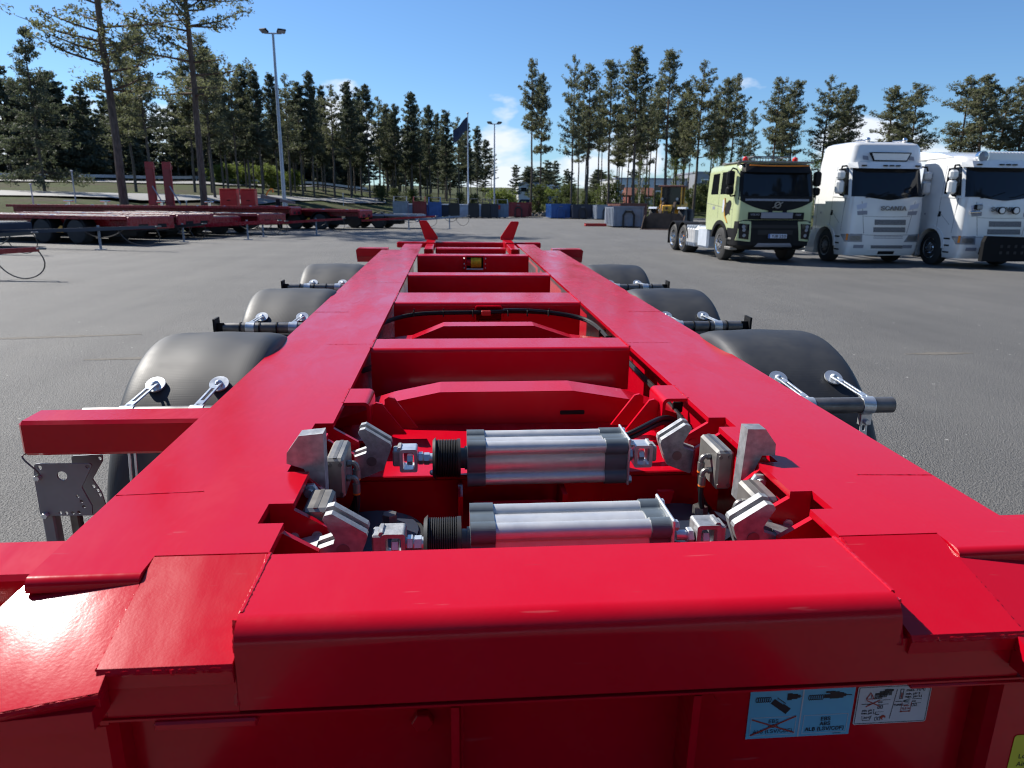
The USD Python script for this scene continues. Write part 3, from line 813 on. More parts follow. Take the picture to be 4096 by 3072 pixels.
            h = MB().tube(smoothpath([(fx - s * .0205, fy, z - .038), (fx - s * .020, fy, z - .07), (fx - s * .008, fy + .01, z - .11), (fx + s * .03, fy + .05, z - .16)], 18), .0065, 8)
            obj('air_hose', h, M['cable'], T)
    # rounded channel pockets at the inner flange edge
    ch = [(s * .484, .0), (s * .43, .0)] + [(s * a, b) for a, b in arc(.43, -.016, .016, 90, 180, 5)] + [(s * .414, -.12), (s * .484, -.12)]
    inner = [(s * .484, -.009), (s * .431, -.009)] + [(s * a, b) for a, b in arc(.432, -.018, .009, 90, 180, 4)] + [(s * .423, -.112), (s * .484, -.112)]
    pk = MB().prism(Polygon(ch).difference(Polygon(inner)), 'y', 1.90, 2.04); pk.curved = True
    obj('channel_pocket', pk, M['red'], T)
    # gussets between channel and arched axle beam
    for dx, y in ((0, 1.935), (.03, 1.99)):
        g = [(s * (.412 - dx), -.02), (s * (.40 - dx), -.012), (s * (.385 - dx), -.016), (s * (.318 - dx), -.108), (s * (.412 - dx), -.108)]
        obj('gusset', MB().prism(g, 'y', y, y + .01), M['red'], T)

# front box beam, its top edges rounded
r = .035
pr = [(1.069, -.13), (1.069, -.006), (1.063, 0)] + arc(.86 + r, -r, r, 90, 180, 8) + [(.86, -.13)]
fb = MB().prism(pr, 'x', -.484, .472); fb.curved = True
obj('front_box_beam', fb, M['red'], T)
wl = MB()
bead(wl, (-.486, .89, -.004), (-.486, .862, -.12), .006)
bead(wl, (.474, .885, -.006), (.474, .862, -.07), .006)
bead(wl, (-.482, 1.066, -.001), (-.482, .90, -.002), .004)
bead(wl, (.473, 1.066, -.001), (.473, .895, -.002), .004)
obj('weld_seam', wl, M['red'], T)
sk = MB().b2((-.662, .862, -.134), (-.4855, .875, -.06)).b2((.4735, .862, -.134), (.662, .875, -.06)).b2((-.70, .858, -.138), (.70, .99, -.1345))
for s in (-1, 1):
    sk.hull([(s * x, y, z) for x, z in ((.655, -.084), (.655, -.113), (.95, -.108), (.95, -.128)) for y in (.815, .86)]).b2((s * .663, .863, -.146), (s * .675, .92, -.10))
obj('front_skirt', sk, M['red'], T)
obj('skirt_strip', MB().b2((-.60, .852, -.152), (-.46, .97, -.1385), .003), M['red'], T)
obj('skirt_strip', MB().b2((.50, .855, -.145), (.68, .97, -.1385), .002), M['red'], T)
obj('lower_front_plate', MB().b2((-.95, .93, -.80), (.95, .945, -.148)), M['red'], T)
for x in (-.185, .176):
    rb = MB().prism([(.929, -.149), (.868, -.149), (.872, -.30), (.90, -.62), (.929, -.62)], 'x', x - .006, x + .006)
    bead(rb, (x + .009, .926, -.15), (x + .009, .926, -.5), .004)
    obj('stiffening_rib', rb, M['red'], T)
for x, z in ((-.235, -.215), (.235, -.185)):
    bm = MB()
    hexprism(bm, (x, .915, z), (x, .929, z), .017)
    obj('hex_bolt', bm, M['red'], T)

# ---- stickers on the lower front plate
SY = .929


def st(p):
    return S(p, .9, SY)


def frame_of(a, b):
    """sticker frame: origin, unit x along the sticker, unit z up it (in the front plane)"""
    ex = np.array([b[0] - a[0], 0, b[1] - a[1]]); ex /= np.linalg.norm(ex)
    return ex, np.array([-ex[2], 0, ex[0]])


def plate_on(org, ex, ez, x0, z0, x1, z1, lift, rad=0.0):
    sh = sbox(x0, z0, x1, z1)
    if rad:
        sh = sbox(x0 + rad, z0 + rad, x1 - rad, z1 - rad).buffer(rad)
    return shape_on(org, ex, ez, sh, lift)


def shape_on(org, ex, ez, sh, lift, th=.0004):
    mb = MB()
    mb.prism(sh, 'z', 0, th)
    M4 = np.eye(4)
    M4[:3, 0], M4[:3, 1], M4[:3, 2] = ex, ez, np.cross(ex, ez)
    M4[:3, 3] = np.asarray(org) + np.cross(ex, ez) * lift
    v, f = mb.out()
    return MB().add(v, f, M4)


def text_on(mb, org, ex, ez, text, h, x, z, lift, bold=False, mid=False):
    t = meshkit.text_mesh(text, h, .0003, bold)
    v = np.array(t.vertices)
    w = v[:, 0].max() - v[:, 0].min()
    if mid:
        v[:, 0] -= v[:, 0].min() + w / 2
    M4 = np.eye(4)
    M4[:3, 0], M4[:3, 1], M4[:3, 2] = ex, ez, np.cross(ex, ez)
    M4[:3, 3] = np.asarray(org) + ex * x + ez * z + np.cross(ex, ez) * lift
    return mb.add(v, t.faces, M4)


def add_shape(mb, org, ex, ez, sh, lift):
    v, f = shape_on(org, ex, ez, sh, lift, .0003).out()
    return mb.add(v, f)


tl, tr_, br_, bl_ = [st(p) for p in ((.273, -.169), (.443, -.169), (.443, -.261), (.275, -.261))]
ex, ez = np.array([1.0, 0, 0]), np.array([0, 0, 1.0])
W_, H_ = .176, .0955
org = np.array([tl[0], SY - .0002, bl_[1]])
s1 = obj('blue_sticker', plate_on(org, ex, ez, 0, 0, W_, H_, 0), M['sky_sticker'], T, 'light blue sticker with plug drawings and EBS ABS lettering')
wh = MB()
for shp in (LineString([(.0885, 0.001), (.0885, H_ - .001)]).buffer(.0011), sbox(.006, .006, .082, .041).exterior.buffer(.0004), sbox(.095, .006, .170, .041).exterior.buffer(.0004)):
    add_shape(wh, org, ex, ez, shp, .0006)
obj('white_lines', wh, M['offwhite'], s1)
k = MB()
for i, (t_, zz_) in enumerate((('EBS', .030), ('ABS', .0205), ('ALB (LSV/CDF)', .0105))):
    text_on(k, org, ex, ez, t_, .0068, .1325, zz_, .0009, True, True)
    text_on(k, org, ex, ez, t_, .0068, .044, zz_, .0009, False, True)


def coil(x0, z0, n, dx, rx, rz):
    ring = affinity.scale(Point(0, 0).buffer(1.0), rx, rz).difference(affinity.scale(Point(0, 0).buffer(1.0), rx * .55, rz * .72))
    return unary_union([affinity.translate(ring, x0 + i * dx, z0) for i in range(n)])


for ox in (.024, .112):
    add_shape(k, org, ex, ez, coil(ox - .012, .0755, 7, .0035, .0026, .0052), .0009)
# unplugged pair on the left half, joined plug on the right half
u = unary_union([affinity.rotate(sbox(.036, .060, .058, .0705), -38), affinity.rotate(sbox(.052, .050, .068, .0625), -38), LineString([(.046, .078), (.060, .067)]).buffer(.0007)])
add_shape(k, org, ex, ez, u, .0009)
u = unary_union([sbox(.062, .073, .070, .0855), sbox(.070, .0745, .079, .084), sbox(.079, .0765, .084, .082), sbox(.084, .0785, .096 - .010, .0798)])
add_shape(k, org, ex, ez, u, .0009)
u = unary_union([sbox(.124, .0735, .134, .0805), sbox(.134, .072, .149, .085), sbox(.149, .0725, .157, .083), sbox(.157, .0755, .161, .0805), sbox(.161, .0772, .171, .0786), sbox(.126, .083, .142, .0862)])
add_shape(k, org, ex, ez, u, .0009)
text_on(k, org, ex, ez, '813 000 008 1', .0014, .148, .0032, .0009)
obj('black_print', k, M['ink'], s1)
rx = MB()
for a_, b_ in (((.008, .038), (.080, .010)), ((.008, .008), (.080, .041))):
    add_shape(rx, org, ex, ez, LineString([a_, b_]).buffer(.0012), .0013)
obj('red_cross', rx, M['ink_red'], s1)
# white washing sticker
tl2 = st((.446, -.169)); bl2 = st((.445, -.244))
org2 = np.array([tl2[0] + .002, SY - .0006, bl2[1]])
W2, H2 = .1265, .0745
s2 = obj('white_sticker', plate_on(org2, ex, ez, 0, 0, W2, H2, 0, .004), M['offwhite'], T, 'white washing instruction sticker with max. 70°C lettering')
k = MB()
add_shape(k, org2, ex, ez, sbox(.005, .005, W2 - .005, H2 - .005).buffer(.0028).exterior.buffer(.0004), .0006)
add_shape(k, org2, ex, ez, LineString([(.062, .01), (.067, .066)]).buffer(.0004), .0006)
for t_, h_, x_, z_ in (('max. 70°C', .0048, .083, .0615), ('min. pH 3', .004, .083, .0545), ('max. pH 11', .004, .0825, .049), ('min. pH 3', .0035, .012, .0255), ('max. pH 11', .0035, .0115, .0205), ('30°C', .004, .016, .0112), ('TURBO', .0035, .0655, .034), ('!', .0055, .0232, .0525)):
    text_on(k, org2, ex, ez, t_, h_, x_, z_, .0006, True)
for i, (x_, z_) in enumerate(((.030, .049), (.0375, .0525), (.045, .056))):
    g = unary_union([sbox(x_, z_ + .008, x_ + .0155, z_ + .0115)] + [sbox(x_ + .0028 * a, z_ + .002 * b, x_ + .0028 * a + .0021, z_ + .002 * b + .0013) for a in range(5) for b in range(4)])
    add_shape(k, org2, ex, ez, g, .0006 + .0003 * i)
    text_on(k, org2, ex, ez, 'MONTH', .0022, x_ + .001, z_ + .0087, .0007, True)
for sh in (LineString([(.01, .040), (.028, .040)]).buffer(.0006), LineString([(.042, .0465), (.058, .0468)]).buffer(.0003), LineString([(.038, .0378), (.056, .0385)]).buffer(.0003), sbox(.0385, .0415, .0445, .0435).exterior.buffer(.0004),
           sbox(.0385, .0305, .0415, .036).exterior.buffer(.0005), sbox(.0435, .0305, .0465, .036).exterior.buffer(.0005), sbox(.036, .0235, .050, .0238), sbox(.0365, .0180, .043, .0195), sbox(.0365, .0075, .0400, .0135).exterior.buffer(.0004), sbox(.042, .0075, .0455, .0135).exterior.buffer(.0004),
           LineString([(.0135, .0165), (.0155, .008), (.0275, .008), (.0295, .0165)]).buffer(.0004), LineString([(.068, .0425), (.078, .0425)]).buffer(.0006), sbox(.0955, .0478 - .002, .112, .0465), sbox(.0955, .0375, .112, .038), sbox(.0965, .0405, .103, .0425), sbox(.0965, .032, .0998, .037).exterior.buffer(.0004), sbox(.102, .032, .105, .037).exterior.buffer(.0004), sbox(.0735, .0475, .0785, .066).exterior.buffer(.0005)):
    add_shape(k, org2, ex, ez, sh, .0006)
for a in np.linspace(-.005, .005, 5):
    add_shape(k, org2, ex, ez, LineString([(.0795, .0425), (.092, .0425 + a)]).buffer(.00022), .0006)
obj('black_print', k, M['ink'], s2)
rx = MB()
for sh in (LineString([(.018, .047), (.040, .0355)]).buffer(.0009), LineString([(.018, .0355), (.040, .047)]).buffer(.0009), Polygon([(.016, .050), (.029, .050), (.0225, .062)]).exterior.buffer(.0007), Point(.050, .013).buffer(.0045).difference(Point(.0515, .011).buffer(.0022)),
           LineString([(.079, .0225), (.095, .0225)]).buffer(.0008), Polygon([(.0775, .0225), (.081, .0243), (.081, .0207)]), Polygon([(.0965, .0225), (.093, .0243), (.093, .0207)]), sbox(.0752, .0488, .0768, .059), LineString([(.079, .0215), (.079, .041)]).buffer(.0003), LineString([(.0955, .0215), (.0955, .041)]).buffer(.0003)):
    add_shape(rx, org2, ex, ez, sh, .0009)
text_on(rx, org2, ex, ez, 'min.', .0036, .0825, .0325, .0009, True)
text_on(rx, org2, ex, ez, '0,5 m', .0036, .081, .0265, .0009, True)
obj('red_print', rx, M['ink_red'], s2)
# yellow and small framed sticker on the right block
org3 = np.array([.730, .8842, -.395])
s3 = obj('yellow_sticker', plate_on(org3 - (.012, 0, 0), ex, ez, 0, 0, .16, .128, 0, .006), M['yellow_sticker'], T, 'yellow air suspension sticker')
k = MB()
for i, t_ in enumerate(('Load with', 'Air Suspension', 'Ensure brakes', 'starting to lift')):
    text_on(k, org3, ex, ez, t_, .0085, .002, .082 - i * .0155, .0007)
obj('black_print', k, M['ink'], s3)
s4 = obj('framed_sticker', plate_on(org3 + (.004, 0, .143), ex, ez, 0, 0, .09, .030, 0), M['offwhite'], T)
k = MB()
add_shape(k, org3 + (.004, 0, .143), ex, ez, sbox(.003, .003, .087, .027).exterior.buffer(.0009), .0006)
obj('black_print', k, M['ink'], s4)

# ---- cross members
for (ya, yb_, dz, z) in ((2.574, 2.750, .165, -.001), (3.648, 4.005, .23, -.002), (4.822, 4.982, .22, -.003), (6.232, 6.391, .16, -.004)):
    r = .016
    out = [(yb_, z - dz), (yb_, z)] + arc(ya + r, z - r, r, 90, 180, 6) + [(ya, z - dz)]
    if ya == 3.648:                                   # has an oval cable opening in its front wall
        mb = MB().prism([(yb_, z - dz), (yb_, z)] + arc(ya + r, z - r, r, 90, 180, 6) + [(ya, z - .02), (ya + .01, z - .02), (ya + .01, z - .012), (yb_ - .01, z - .012), (yb_ - .01, z - dz)], 'x', -.4835, .4835)
        hole = sbox(-.055, -.085, .06, -.03).buffer(.008)
        mb.prism(sbox(-.4835, z - dz, .4835, z - .02).difference(hole), 'y', ya, ya + .01)
        mb.curved = True
        cm = obj('cross_member', mb, M['red'], T)
        ring = MB().prism(hole.buffer(.006).difference(hole), 'y', ya - .022, ya + .001)
        obj('opening_collar', ring, M['red'], cm)
    else:
        mb = MB().prism(out, 'x', -.4835, .4835); mb.curved = True
        cm = obj('cross_member', mb, M['red'], T)
    wl = MB()
    for s in (-1, 1):
        bead(wl, (s * .484, ya + .01, z - .001), (s * .484, yb_, z - .001), .006)
    obj('weld_seam', wl, M['red'], cm)
# arched axle beams
for (ya, yb_, zt) in ((2.11, 2.23, -.034), (3.20, 3.30, -.038)):
    sh = [(-.55, -.12), (-.37, zt - .03 - (.03 if ya > 3 else 0)), (-.224, zt), (.19, zt), (.37, zt - .03 - (.03 if ya > 3 else 0)), (.55, -.12), (.55, -.42), (-.55, -.42)]
    ab = obj('arched_beam', MB().prism(sh, 'y', ya, yb_), M['red'], T)
    if ya < 3:
        obj('slot', MB().prism(sbox(.155, -.108, .225, -.102).buffer(.004), 'y', ya - .001, ya + .004), M['black'], ab)
# well of the lock compartment: shelf, ribs, pocket, floor
obj('shelf', MB().b2((-.52, 1.70, -.150), (.52, 2.108, -.138), .003).b2((-.52, 1.70, -.36), (.52, 1.712, -.1505)), M['red'], T)
for x in (-.168, .09):
    obj('shelf_rib', MB().prism([(1.699, -.152), (1.60, -.152), (1.64, -.34), (1.699, -.34)], 'x', x - .006, x + .006), M['red'], T)
obj('shelf_rib', MB().prism([(.330, -.16), (.31, -.30), (.34, -.30), (.372, -.16)], 'y', 1.62, 1.632), M['red'], T)
pk = MB()
ring = sbox(-.128, -.265, .055, -.185).buffer(.02)
pk.prism(ring.difference(ring.buffer(-.012)), 'y', 1.44, 1.60)
pk.b2((-.13, 1.60, -.27), (.06, 1.61, -.18))
pk.curved = True
obj('valve_pocket', pk, M['red'], T)
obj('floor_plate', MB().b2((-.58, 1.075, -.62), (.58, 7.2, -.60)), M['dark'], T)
obj('inner_front_wall', MB().b2((-.57, 1.0705, -.59), (.57, 1.08, -.131)), M['red'], T)
for s in (-1, 1):
    # air springs below the locks
    c = (s * .375, 1.515)
    sp = MB().lathe((c[0], c[1], -.44), (c[0], c[1], -.20), [(0, .115), (.15, .135), (.45, .148), (.75, .148), (.92, .138), (1, .12)], 32)
    a_ = obj('air_spring', sp, M['rubber'], T)
    obj('top_plate', MB().cyl((c[0], c[1], -.201), (c[0], c[1], -.194), .108, n=32), M['c_navy'], a_)
    bm = MB(); hexprism(bm, (c[0] + .04, c[1] + .03, -.194), (c[0] + .04, c[1] + .03, -.165), .019)
    obj('top_bolt', bm, M['steel_dark'], a_)
obj('axle_tank', MB().cyl((-.45, 2.45, -.27), (.45, 2.45, -.27), .12, n=24), M['c_light'], T)

# ---- pneumatic rams across the well
prof = unary_union([Point(0, 0).buffer(.0635, 24), sbox(-.056, -.05, .056, .05), sbox(-.05, -.056, .05, .056)] + [Point(a * .050, b * .050).buffer(.0215, 10) for a in (-1, 1) for b in (-1, 1)])
prof = affinity.scale(prof, .80, .80, origin=(0, 0))
capprof = prof.buffer(.003).buffer(.006).buffer(-.006)
for yc, zc, near in ((1.69, -.086, False), (1.215, -.070, True)):
    dx = -.004 if near else 0
    x_a, x_b, x_c, x_d = -.150 + dx, -.105 + dx, (.178 if near else .195), (.215 if near else .250)
    sh = affinity.translate(prof, yc, zc); cs = affinity.translate(capprof, yc, zc)
    tb = MB().prism(sh, 'x', x_b, x_c); tb.curved = True
    ram = obj('ram', tb, M['alu'], T, 'nearer aluminium ram across the well' if near else 'farther aluminium ram across the well')
    for a, b in ((x_a, x_b), (x_c, x_d)):
        cp = MB().prism(cs, 'x', a, b); cp.curved = True
        cp.cyl((a - .006 if a < 0 else a, yc, zc), (a + .01, yc, zc), .03, n=20)
        obj('end_cap', cp, M['cap'], ram)
    ep = MB().b2((x_d + .0005, yc - .060, zc - .060), (x_d + .0065, yc + .060, zc + .064), .002)
    for a in (-1, 1):
        for b in (-1, 1):
            hexprism(ep, (x_d + .006, yc + a * .046, zc + b * .048), (x_d + .015, yc + a * .046, zc + b * .048), .0105)
    hexprism(ep, (x_d + .006, yc, zc), (x_d + .022, yc, zc), .017)
    obj('end_plate', ep, M['zinc'], ram)
    xb0, xb1 = -.236 + dx, -.166 + dx
    pf = [(0, .030), (.0, .047), (.10, .0535)]
    for i in range(13):
        t = .12 + i * .058
        pf += [(t, .045), (t + .02, .0485), (t + .038, .0485), (t + .056, .045)]
    pf += [(.88, .0495), (.99, .0495), (1.0, .030)]
    obj('bellows', MB().lathe((xb0, yc, zc), (xb1, yc, zc), pf, 28), M['rubber'], ram)
    rod = MB().cyl((xb1 - .002, yc, zc), (x_a + .001, yc, zc), .026, n=18)
    obj('neck', rod, M['cap'], ram)
    rod = MB().cyl((-.276, yc, zc), (xb0 + .002, yc, zc), .0135, n=14).cyl((-.258, yc, zc), (-.245, yc, zc), .016, n=6)
    rod.ball((xb0 - .002, yc - .02, zc - .03), .007, 1)
    obj('piston_rod', rod, M['zinc'], ram)
    # clevis boxes and claws at both ends
    for s in (-1, 1):
        xa, xb = (-.318, -.274) if s < 0 else (.277, .324)
        zt, zb = zc + .033, zc - .027
        rg = sbox(xa + .006, zb + .006, xb - .006, zt - .006).buffer(.006)
        cv = MB().prism(rg.difference(sbox(xa + .013, zb + .013, xb - .013, zt - .013).buffer(.005)), 'y', yc - .024, yc + .022)
        cv.curved = True
        clv = obj('clevis_box', cv, M['galv'] if near else M['zinc'], T)
        bt = MB()
        zm = (zt + zb) / 2
        xi = xb - .012 if s < 0 else xa + .012
        hexprism(bt, (xi, yc - .012, zm), (xi + s * .014, yc - .012, zm), .0145)
        xo = xb if s < 0 else xa
        hexprism(bt, (xo + .002 * -s, yc - .004, zm), (xo + .014 * -s, yc - .004, zm), .0165)
        bt.cyl((xo - s * .012, yc, zm), (xo - s * .034, yc, zm), .010, n=12)
        obj('clevis_nut', bt, M['zinc'], clv)
        # claw: two plates with a weld-filled gap and a base bar out into the notch
        cl = [(-.416, -.006), (-.412, .002), (-.399, .005), (-.339, -.035), (-.337, -.045), (-.341, -.058), (-.358, -.103), (-.419, -.128), (-.440, -.100), (-.438, -.072), (-.399, -.058), (-.396, -.047), (-.399, -.037)]
        if near:
            cl = [(x - .004, z + (.004 if z > -.04 else .008)) for x, z in cl]
        if s > 0:
            cl = [(-x + .004, z - .002) for x, z in cl]
        y1 = yc - .028
        cw = MB()
        cw.prism(cl, 'y', y1, y1 + .017)
        c2 = [(x, z + .004) for x, z in cl]
        cw.prism(c2, 'y', y1 + .027, y1 + .044)
        cen = np.mean(cl, axis=0)
        c3 = [(cen[0] + (x - cen[0]) * .8, cen[1] + (z - cen[1]) * .86 - .004) for x, z in cl]
        cw.prism(c3, 'y', y1 + .0165, y1 + .0275)
        claw = obj('locking_claw', cw, M['galv'], T)
        pin = MB().cyl((s * .386, y1 - .0012, zc + .006), (s * .386, y1 + .002, zc + .006), .0125, n=18)
        obj('pivot_pin', pin, M['steel_dark'], claw)
        lk = MB().b2((s * .335, yc - .022, zc - .012), (s * .312, yc + .018, zc + .030), .003)
        bead(lk, (s * .318, yc - .02, zc + .032), (s * .318, yc + .016, zc + .032), .006)
        obj('link_block', lk, M['galv'], claw)
        bar = MB().hull([(s * a, yc + b, c) for a, c in ((.435, zc + .012), (.435, zc - .03), (.53, zc - .012), (.53, zc - .035)) for b in (-.026, .030)])
        obj('base_bar', bar, M['galv'], claw)
obj('air_hose', MB().tube(smoothpath([(.262, 1.79, -.075), (.32, 1.80, -.055), (.40, 1.86, -.045), (.47, 1.92, -.08)], 24), .007).tube(smoothpath([(.262, 1.79, -.09), (.32, 1.80, -.07), (.40, 1.86, -.06), (.47, 1.92, -.09)], 24), .007), M['cable'], T)

# ---- cable loom along the farther cross member and down the right beam
for i in range(5):
    o1, o2 = rng.uniform(-.006, .006), rng.uniform(-.012, .010)
    pts = [(.53, 2.05, -.12 + o2), (.545, 2.6, -.12 + o2), (.545, 3.1, -.11 + o2), (.53, 3.42, -.085 + o2), (.47, 3.58 + o1, -.07 + o2), (.386, 3.615 + o1, -.058 + o2), (.07, 3.62 + o1, -.042 + o2), (-.08, 3.62 + o1, -.046 + o2), (-.23, 3.62 + o1, -.048 + o2), (-.40, 3.61 + o1, -.058 + o2), (-.50, 3.56 + o1, -.075 + o2), (-.54, 3.3, -.10 + o2), (-.55, 2.8, -.14 + o2)]
    if i > 2:
        pts = pts[:7]
    obj('cable', MB().tube(smoothpath(pts, 90), .006, 6), M['cable'], T)
tie = MB()
for x in (-.38, -.23, -.08, .10, .20, .31):
    tie.box((x, 3.60, -.05), (.006, .03, .03), .002)
    tie.box((x + .002, 3.595, -.03), (.006, .006, .01))
for y in (2.9, 3.05, 3.2, 3.35, 2.15, 2.3):
    tie.box((.542, y, -.105), (.034, .008, .036), .003)
obj('cable_ties', tie, M['black'], T)
obj('red_cable_clip', MB().box((-.012, 3.61, -.05), (.05, .02, .028), .004), M['red_bright'], T)
# strap winch set into the far cross member
wr = sbox(-.062, -.118, .088, -.012).buffer(.012)
wf = obj('strap_winch', MB().prism(wr.difference(wr.buffer(-.014)), 'y', 6.20, 6.2315), M['red'], T)
obj('recess', MB().prism(wr.buffer(-.013), 'y', 6.2285, 6.2318), M['black'], wf)
dr = [(0, .030), (0, .043)]
for i in range(4):
    dr += [(.02 + i * .245, .043), (.22 + i * .245, .043), (.225 + i * .245, .040), (.243 + i * .245, .040)]
dr += [(1, .043), (1, .03)]
obj('yellow_strap', MB().lathe((-.022, 6.215, -.062), (.068, 6.215, -.062), dr, 20), M['strap'], wf)
obj('drum_end', MB().cyl((-.055, 6.22, -.062), (-.022, 6.22, -.062), .03, n=16), M['red'], wf)
obj('winch_bar', MB().cyl((-.06, 6.205, -.118), (.085, 6.205, -.118), .009, n=10), M['zinc'], wf)
bm = MB()
for x in (-.076, .102):
    for z in (-.03, -.075, -.11):
        bm.ball((x, 6.226, z), .009, 1)
obj('rivet', bm, M['zinc'], wf)

# ---- far end: tubes with upright stops, rear bars, bolsters
for s in (-1, 1):
    for (x0, x1, ya, yb_, zt) in ((.358, .438, 6.60, 7.22, .020), (.352, .446, 7.2205, 7.68, .030)):
        rg = sbox(s * x0 if s > 0 else -x1, zt - .075, s * x1 if s > 0 else -x0, zt)
        rg = rg.buffer(-.008).buffer(.008)
        tb = MB().prism(rg.difference(rg.buffer(-.008)), 'y', ya, yb_); tb.curved = True
        tb.b2((s * x0 + s * .01, ya + .06, zt - .065), (s * x1 - s * .01, ya + .065, zt - .01))
        obj('stop_tube', tb, M['red'], T)
    sp = Polygon([(s * .336, .03), (s * .336, .055), (s * .438, .208), (s * .447, .217), (s * .515, .217), (s * .520, .206), (s * .462, .03)]).buffer(.004)
    stp = MB().prism(sp, 'y', 7.66, 7.70)
    stp.add(*MB().hull([(s * a, b, c) for a, c in ((.44, .217), (.515, .217), (.45, .16), (.51, .17)) for b in (7.70, 7.73)]).out())
    obj('upright_stop', stp, M['red'], T)
    pr = [(s * .80, -.012), (s * 1.085, -.012), (s * 1.103, -.028), (s * 1.098, -.085), (s * 1.092, -.14), (s * .80, -.14)]
    b1 = obj('rear_bolster', MB().prism(pr, 'y', 7.0, 7.14), M['red'], T)
    obj('reflective_strip', MB().b2((s * .80, 6.996, -.135), (s * 1.085, 6.9995, -.09)), M['red_bright'], b1)
obj('rear_bar', MB().b2((-.76, 7.62, -.055), (.76, 7.70, .004), .01), M['red'], T)
obj('rear_bar', MB().b2((-.345, 7.05, -.07), (.345, 7.2, -.012), .012), M['red'], T)
# left side bolster with its drilled grey bracket plates
obj('side_bolster', MB().b2((-1.302, 1.826, -.113), (-.80, 1.935, -.018), .009), M['red'], T)


def drilled(pts, holes, ya, yb_, name, m_):
    sh = Polygon(pts).buffer(-.006).buffer(.006)
    for x, z, rr in holes:
        sh = sh.difference(Point(x, z).buffer(rr, 6))
    return obj(name, MB().prism(sh, 'y', ya, yb_), m_, T)


pl = [(-1.249, -.118), (-1.249, -.116), (-1.109, -.118), (-1.109, -.123), (-1.143, -.183), (-1.125, -.236), (-1.128, -.263), (-1.234, -.261), (-1.256, -.258), (-1.255, -.149)]
hl = [(-1.186, -.150, .0125), (-1.237, -.126, .0055), (-1.120, -.126, .0055), (-1.156, -.207, .0045), (-1.149, -.222, .0045), (-1.145, -.237, .0045), (-1.206, -.253, .0045), (-1.191, -.254, .0045), (-1.175, -.254, .0045), (-1.160, -.253, .0045)]
f_ = lambda p: S(p, 1.78, 1.84)
drilled([f_(p) for p in pl], [f_(h[:2]) + (h[2] * 1.03,) for h in hl], 1.84, 1.845, 'drilled_plate', M['grey_plate'])
f2 = lambda p: S(p, 1.86, 1.91)
drilled([f2(p) for p in ((-1.20, -.127), (-1.120, -.123), (-1.122, -.143), (-1.155, -.194), (-1.137, -.234), (-1.127, -.30), (-1.20, -.30))], [f2((-1.128, -.135)) + (.005,), f2((-1.155, -.215)) + (.005,), f2((-1.146, -.227)) + (.005,), f2((-1.142, -.24)) + (.005,)], 1.91, 1.915, 'drilled_plate', M['grey_plate'])
a0 = f_((-1.264, -.262)); a1 = f_((-1.217, -.262))
obj('guard_post', MB().b2((a0[0] + .006, 1.846, -.75), (a1[0] - .01, 1.88, -.27), .004), M['grey_plate'], T)
obj('guard_brace', MB().b2((a1[0] + .006, 1.885, -.75), (a1[0] + .032, 1.91, -.27), .004), M['steel_dark'], T)
bt = MB()
for x, z in ((-1.241, -.257), (-1.244, -.152)):
    p = f_((x, z)); hexprism(bt, (p[0], 1.828, p[1]), (p[0], 1.84, p[1]), .0085)
obj('plate_bolt', bt, M['zinc'], T)
obj('retaining_pin', MB().tube(smoothpath([(f_((-1.244, -.152))[0], 1.828, f_((-1.244, -.152))[1] + .008), (f_((-1.262, -.135))[0], 1.825, -.122), (f_((-1.268, -.115))[0], 1.83, -.112), (f_((-1.258, -.105))[0], 1.838, -.109)], 12), .0025, 6), M['steel_dark'], T)

# ---- mudguards on their bars
mud = usdkit.material(stage, '/World/Looks/mudguard_plastic', {
    'tc': ('texture_coordinate', {}), 'mp': ('mapping', {'rotation': (0.0, 0.0, .785), 'scale': (1, 1, 1)}),
    'v': ('voronoi_texture', {'scale': 150.0, 'randomness': 0.0}), 'b': ('bump', {'strength': .10, 'distance': .002}),
    'n': ('noise_texture', {'scale': 5.0, 'detail': 6.0, 'roughness': .65}), 'r': ('rgb_ramp', {'ramp': [(.35, (.019, .0205, .024)), (.75, (.033, .035, .039))]}),
    'rr': ('map_range', {'from_min': .3, 'from_max': .7, 'to_min': .48, 'to_max': .66}),
    'p': ('principled_bsdf', {'specular_ior_level': .45})},
    [('tc.object', 'v.vector'), ('v.distance', 'b.height'), ('b.normal', 'p.normal'), ('tc.object', 'n.vector'), ('n.fac', 'r.fac'), ('r.color', 'p.base_color'), ('n.fac', 'rr.value'), ('rr.result', 'p.roughness')], surface='p.BSDF')
AX = (2.63, 3.97, 5.36)
ZC = (-.53, -.55, -.56)


def guard_mesh(s, yc, zc):
    """half-round mudguard with rounded shoulders and turned-in lips"""
    x0, x1 = .815, 1.262
    w = x1 - x0
    cs = [(x0, -.075), (x0 + .004, -.04), (x0 + .018, -.014), (x0 + .045, -.003), (x0 + .10, .0), (x0 + w / 2, .004), (x1 - .10, .0), (x1 - .045, -.003), (x1 - .018, -.014), (x1 - .004, -.04), (x1, -.075)]
    cs = smoothpath(np.array(cs), 30)
    n = 48
    ang = np.radians(np.linspace(-14, 194, n))
    v = []
    for th in (.0, -.006):
        for a in ang:
            for x, d in cs:
                rr = .57 + d + th
                v.append((s * x, yc + rr * math.cos(a), zc + rr * math.sin(a)))
    k = len(cs)
    f = []
    for L in (0, 1):
        o = L * n * k
        for i in range(n - 1):
            for j in range(k - 1):
                q = [o + i * k + j, o + i * k + j + 1, o + (i + 1) * k + j + 1, o + (i + 1) * k + j]
                if (L == 0) == (s > 0):
                    q = q[::-1]
                f += [q[:3], [q[0], q[2], q[3]]]
    mb = MB(); mb.curved = True
    return mb.add(v, f)


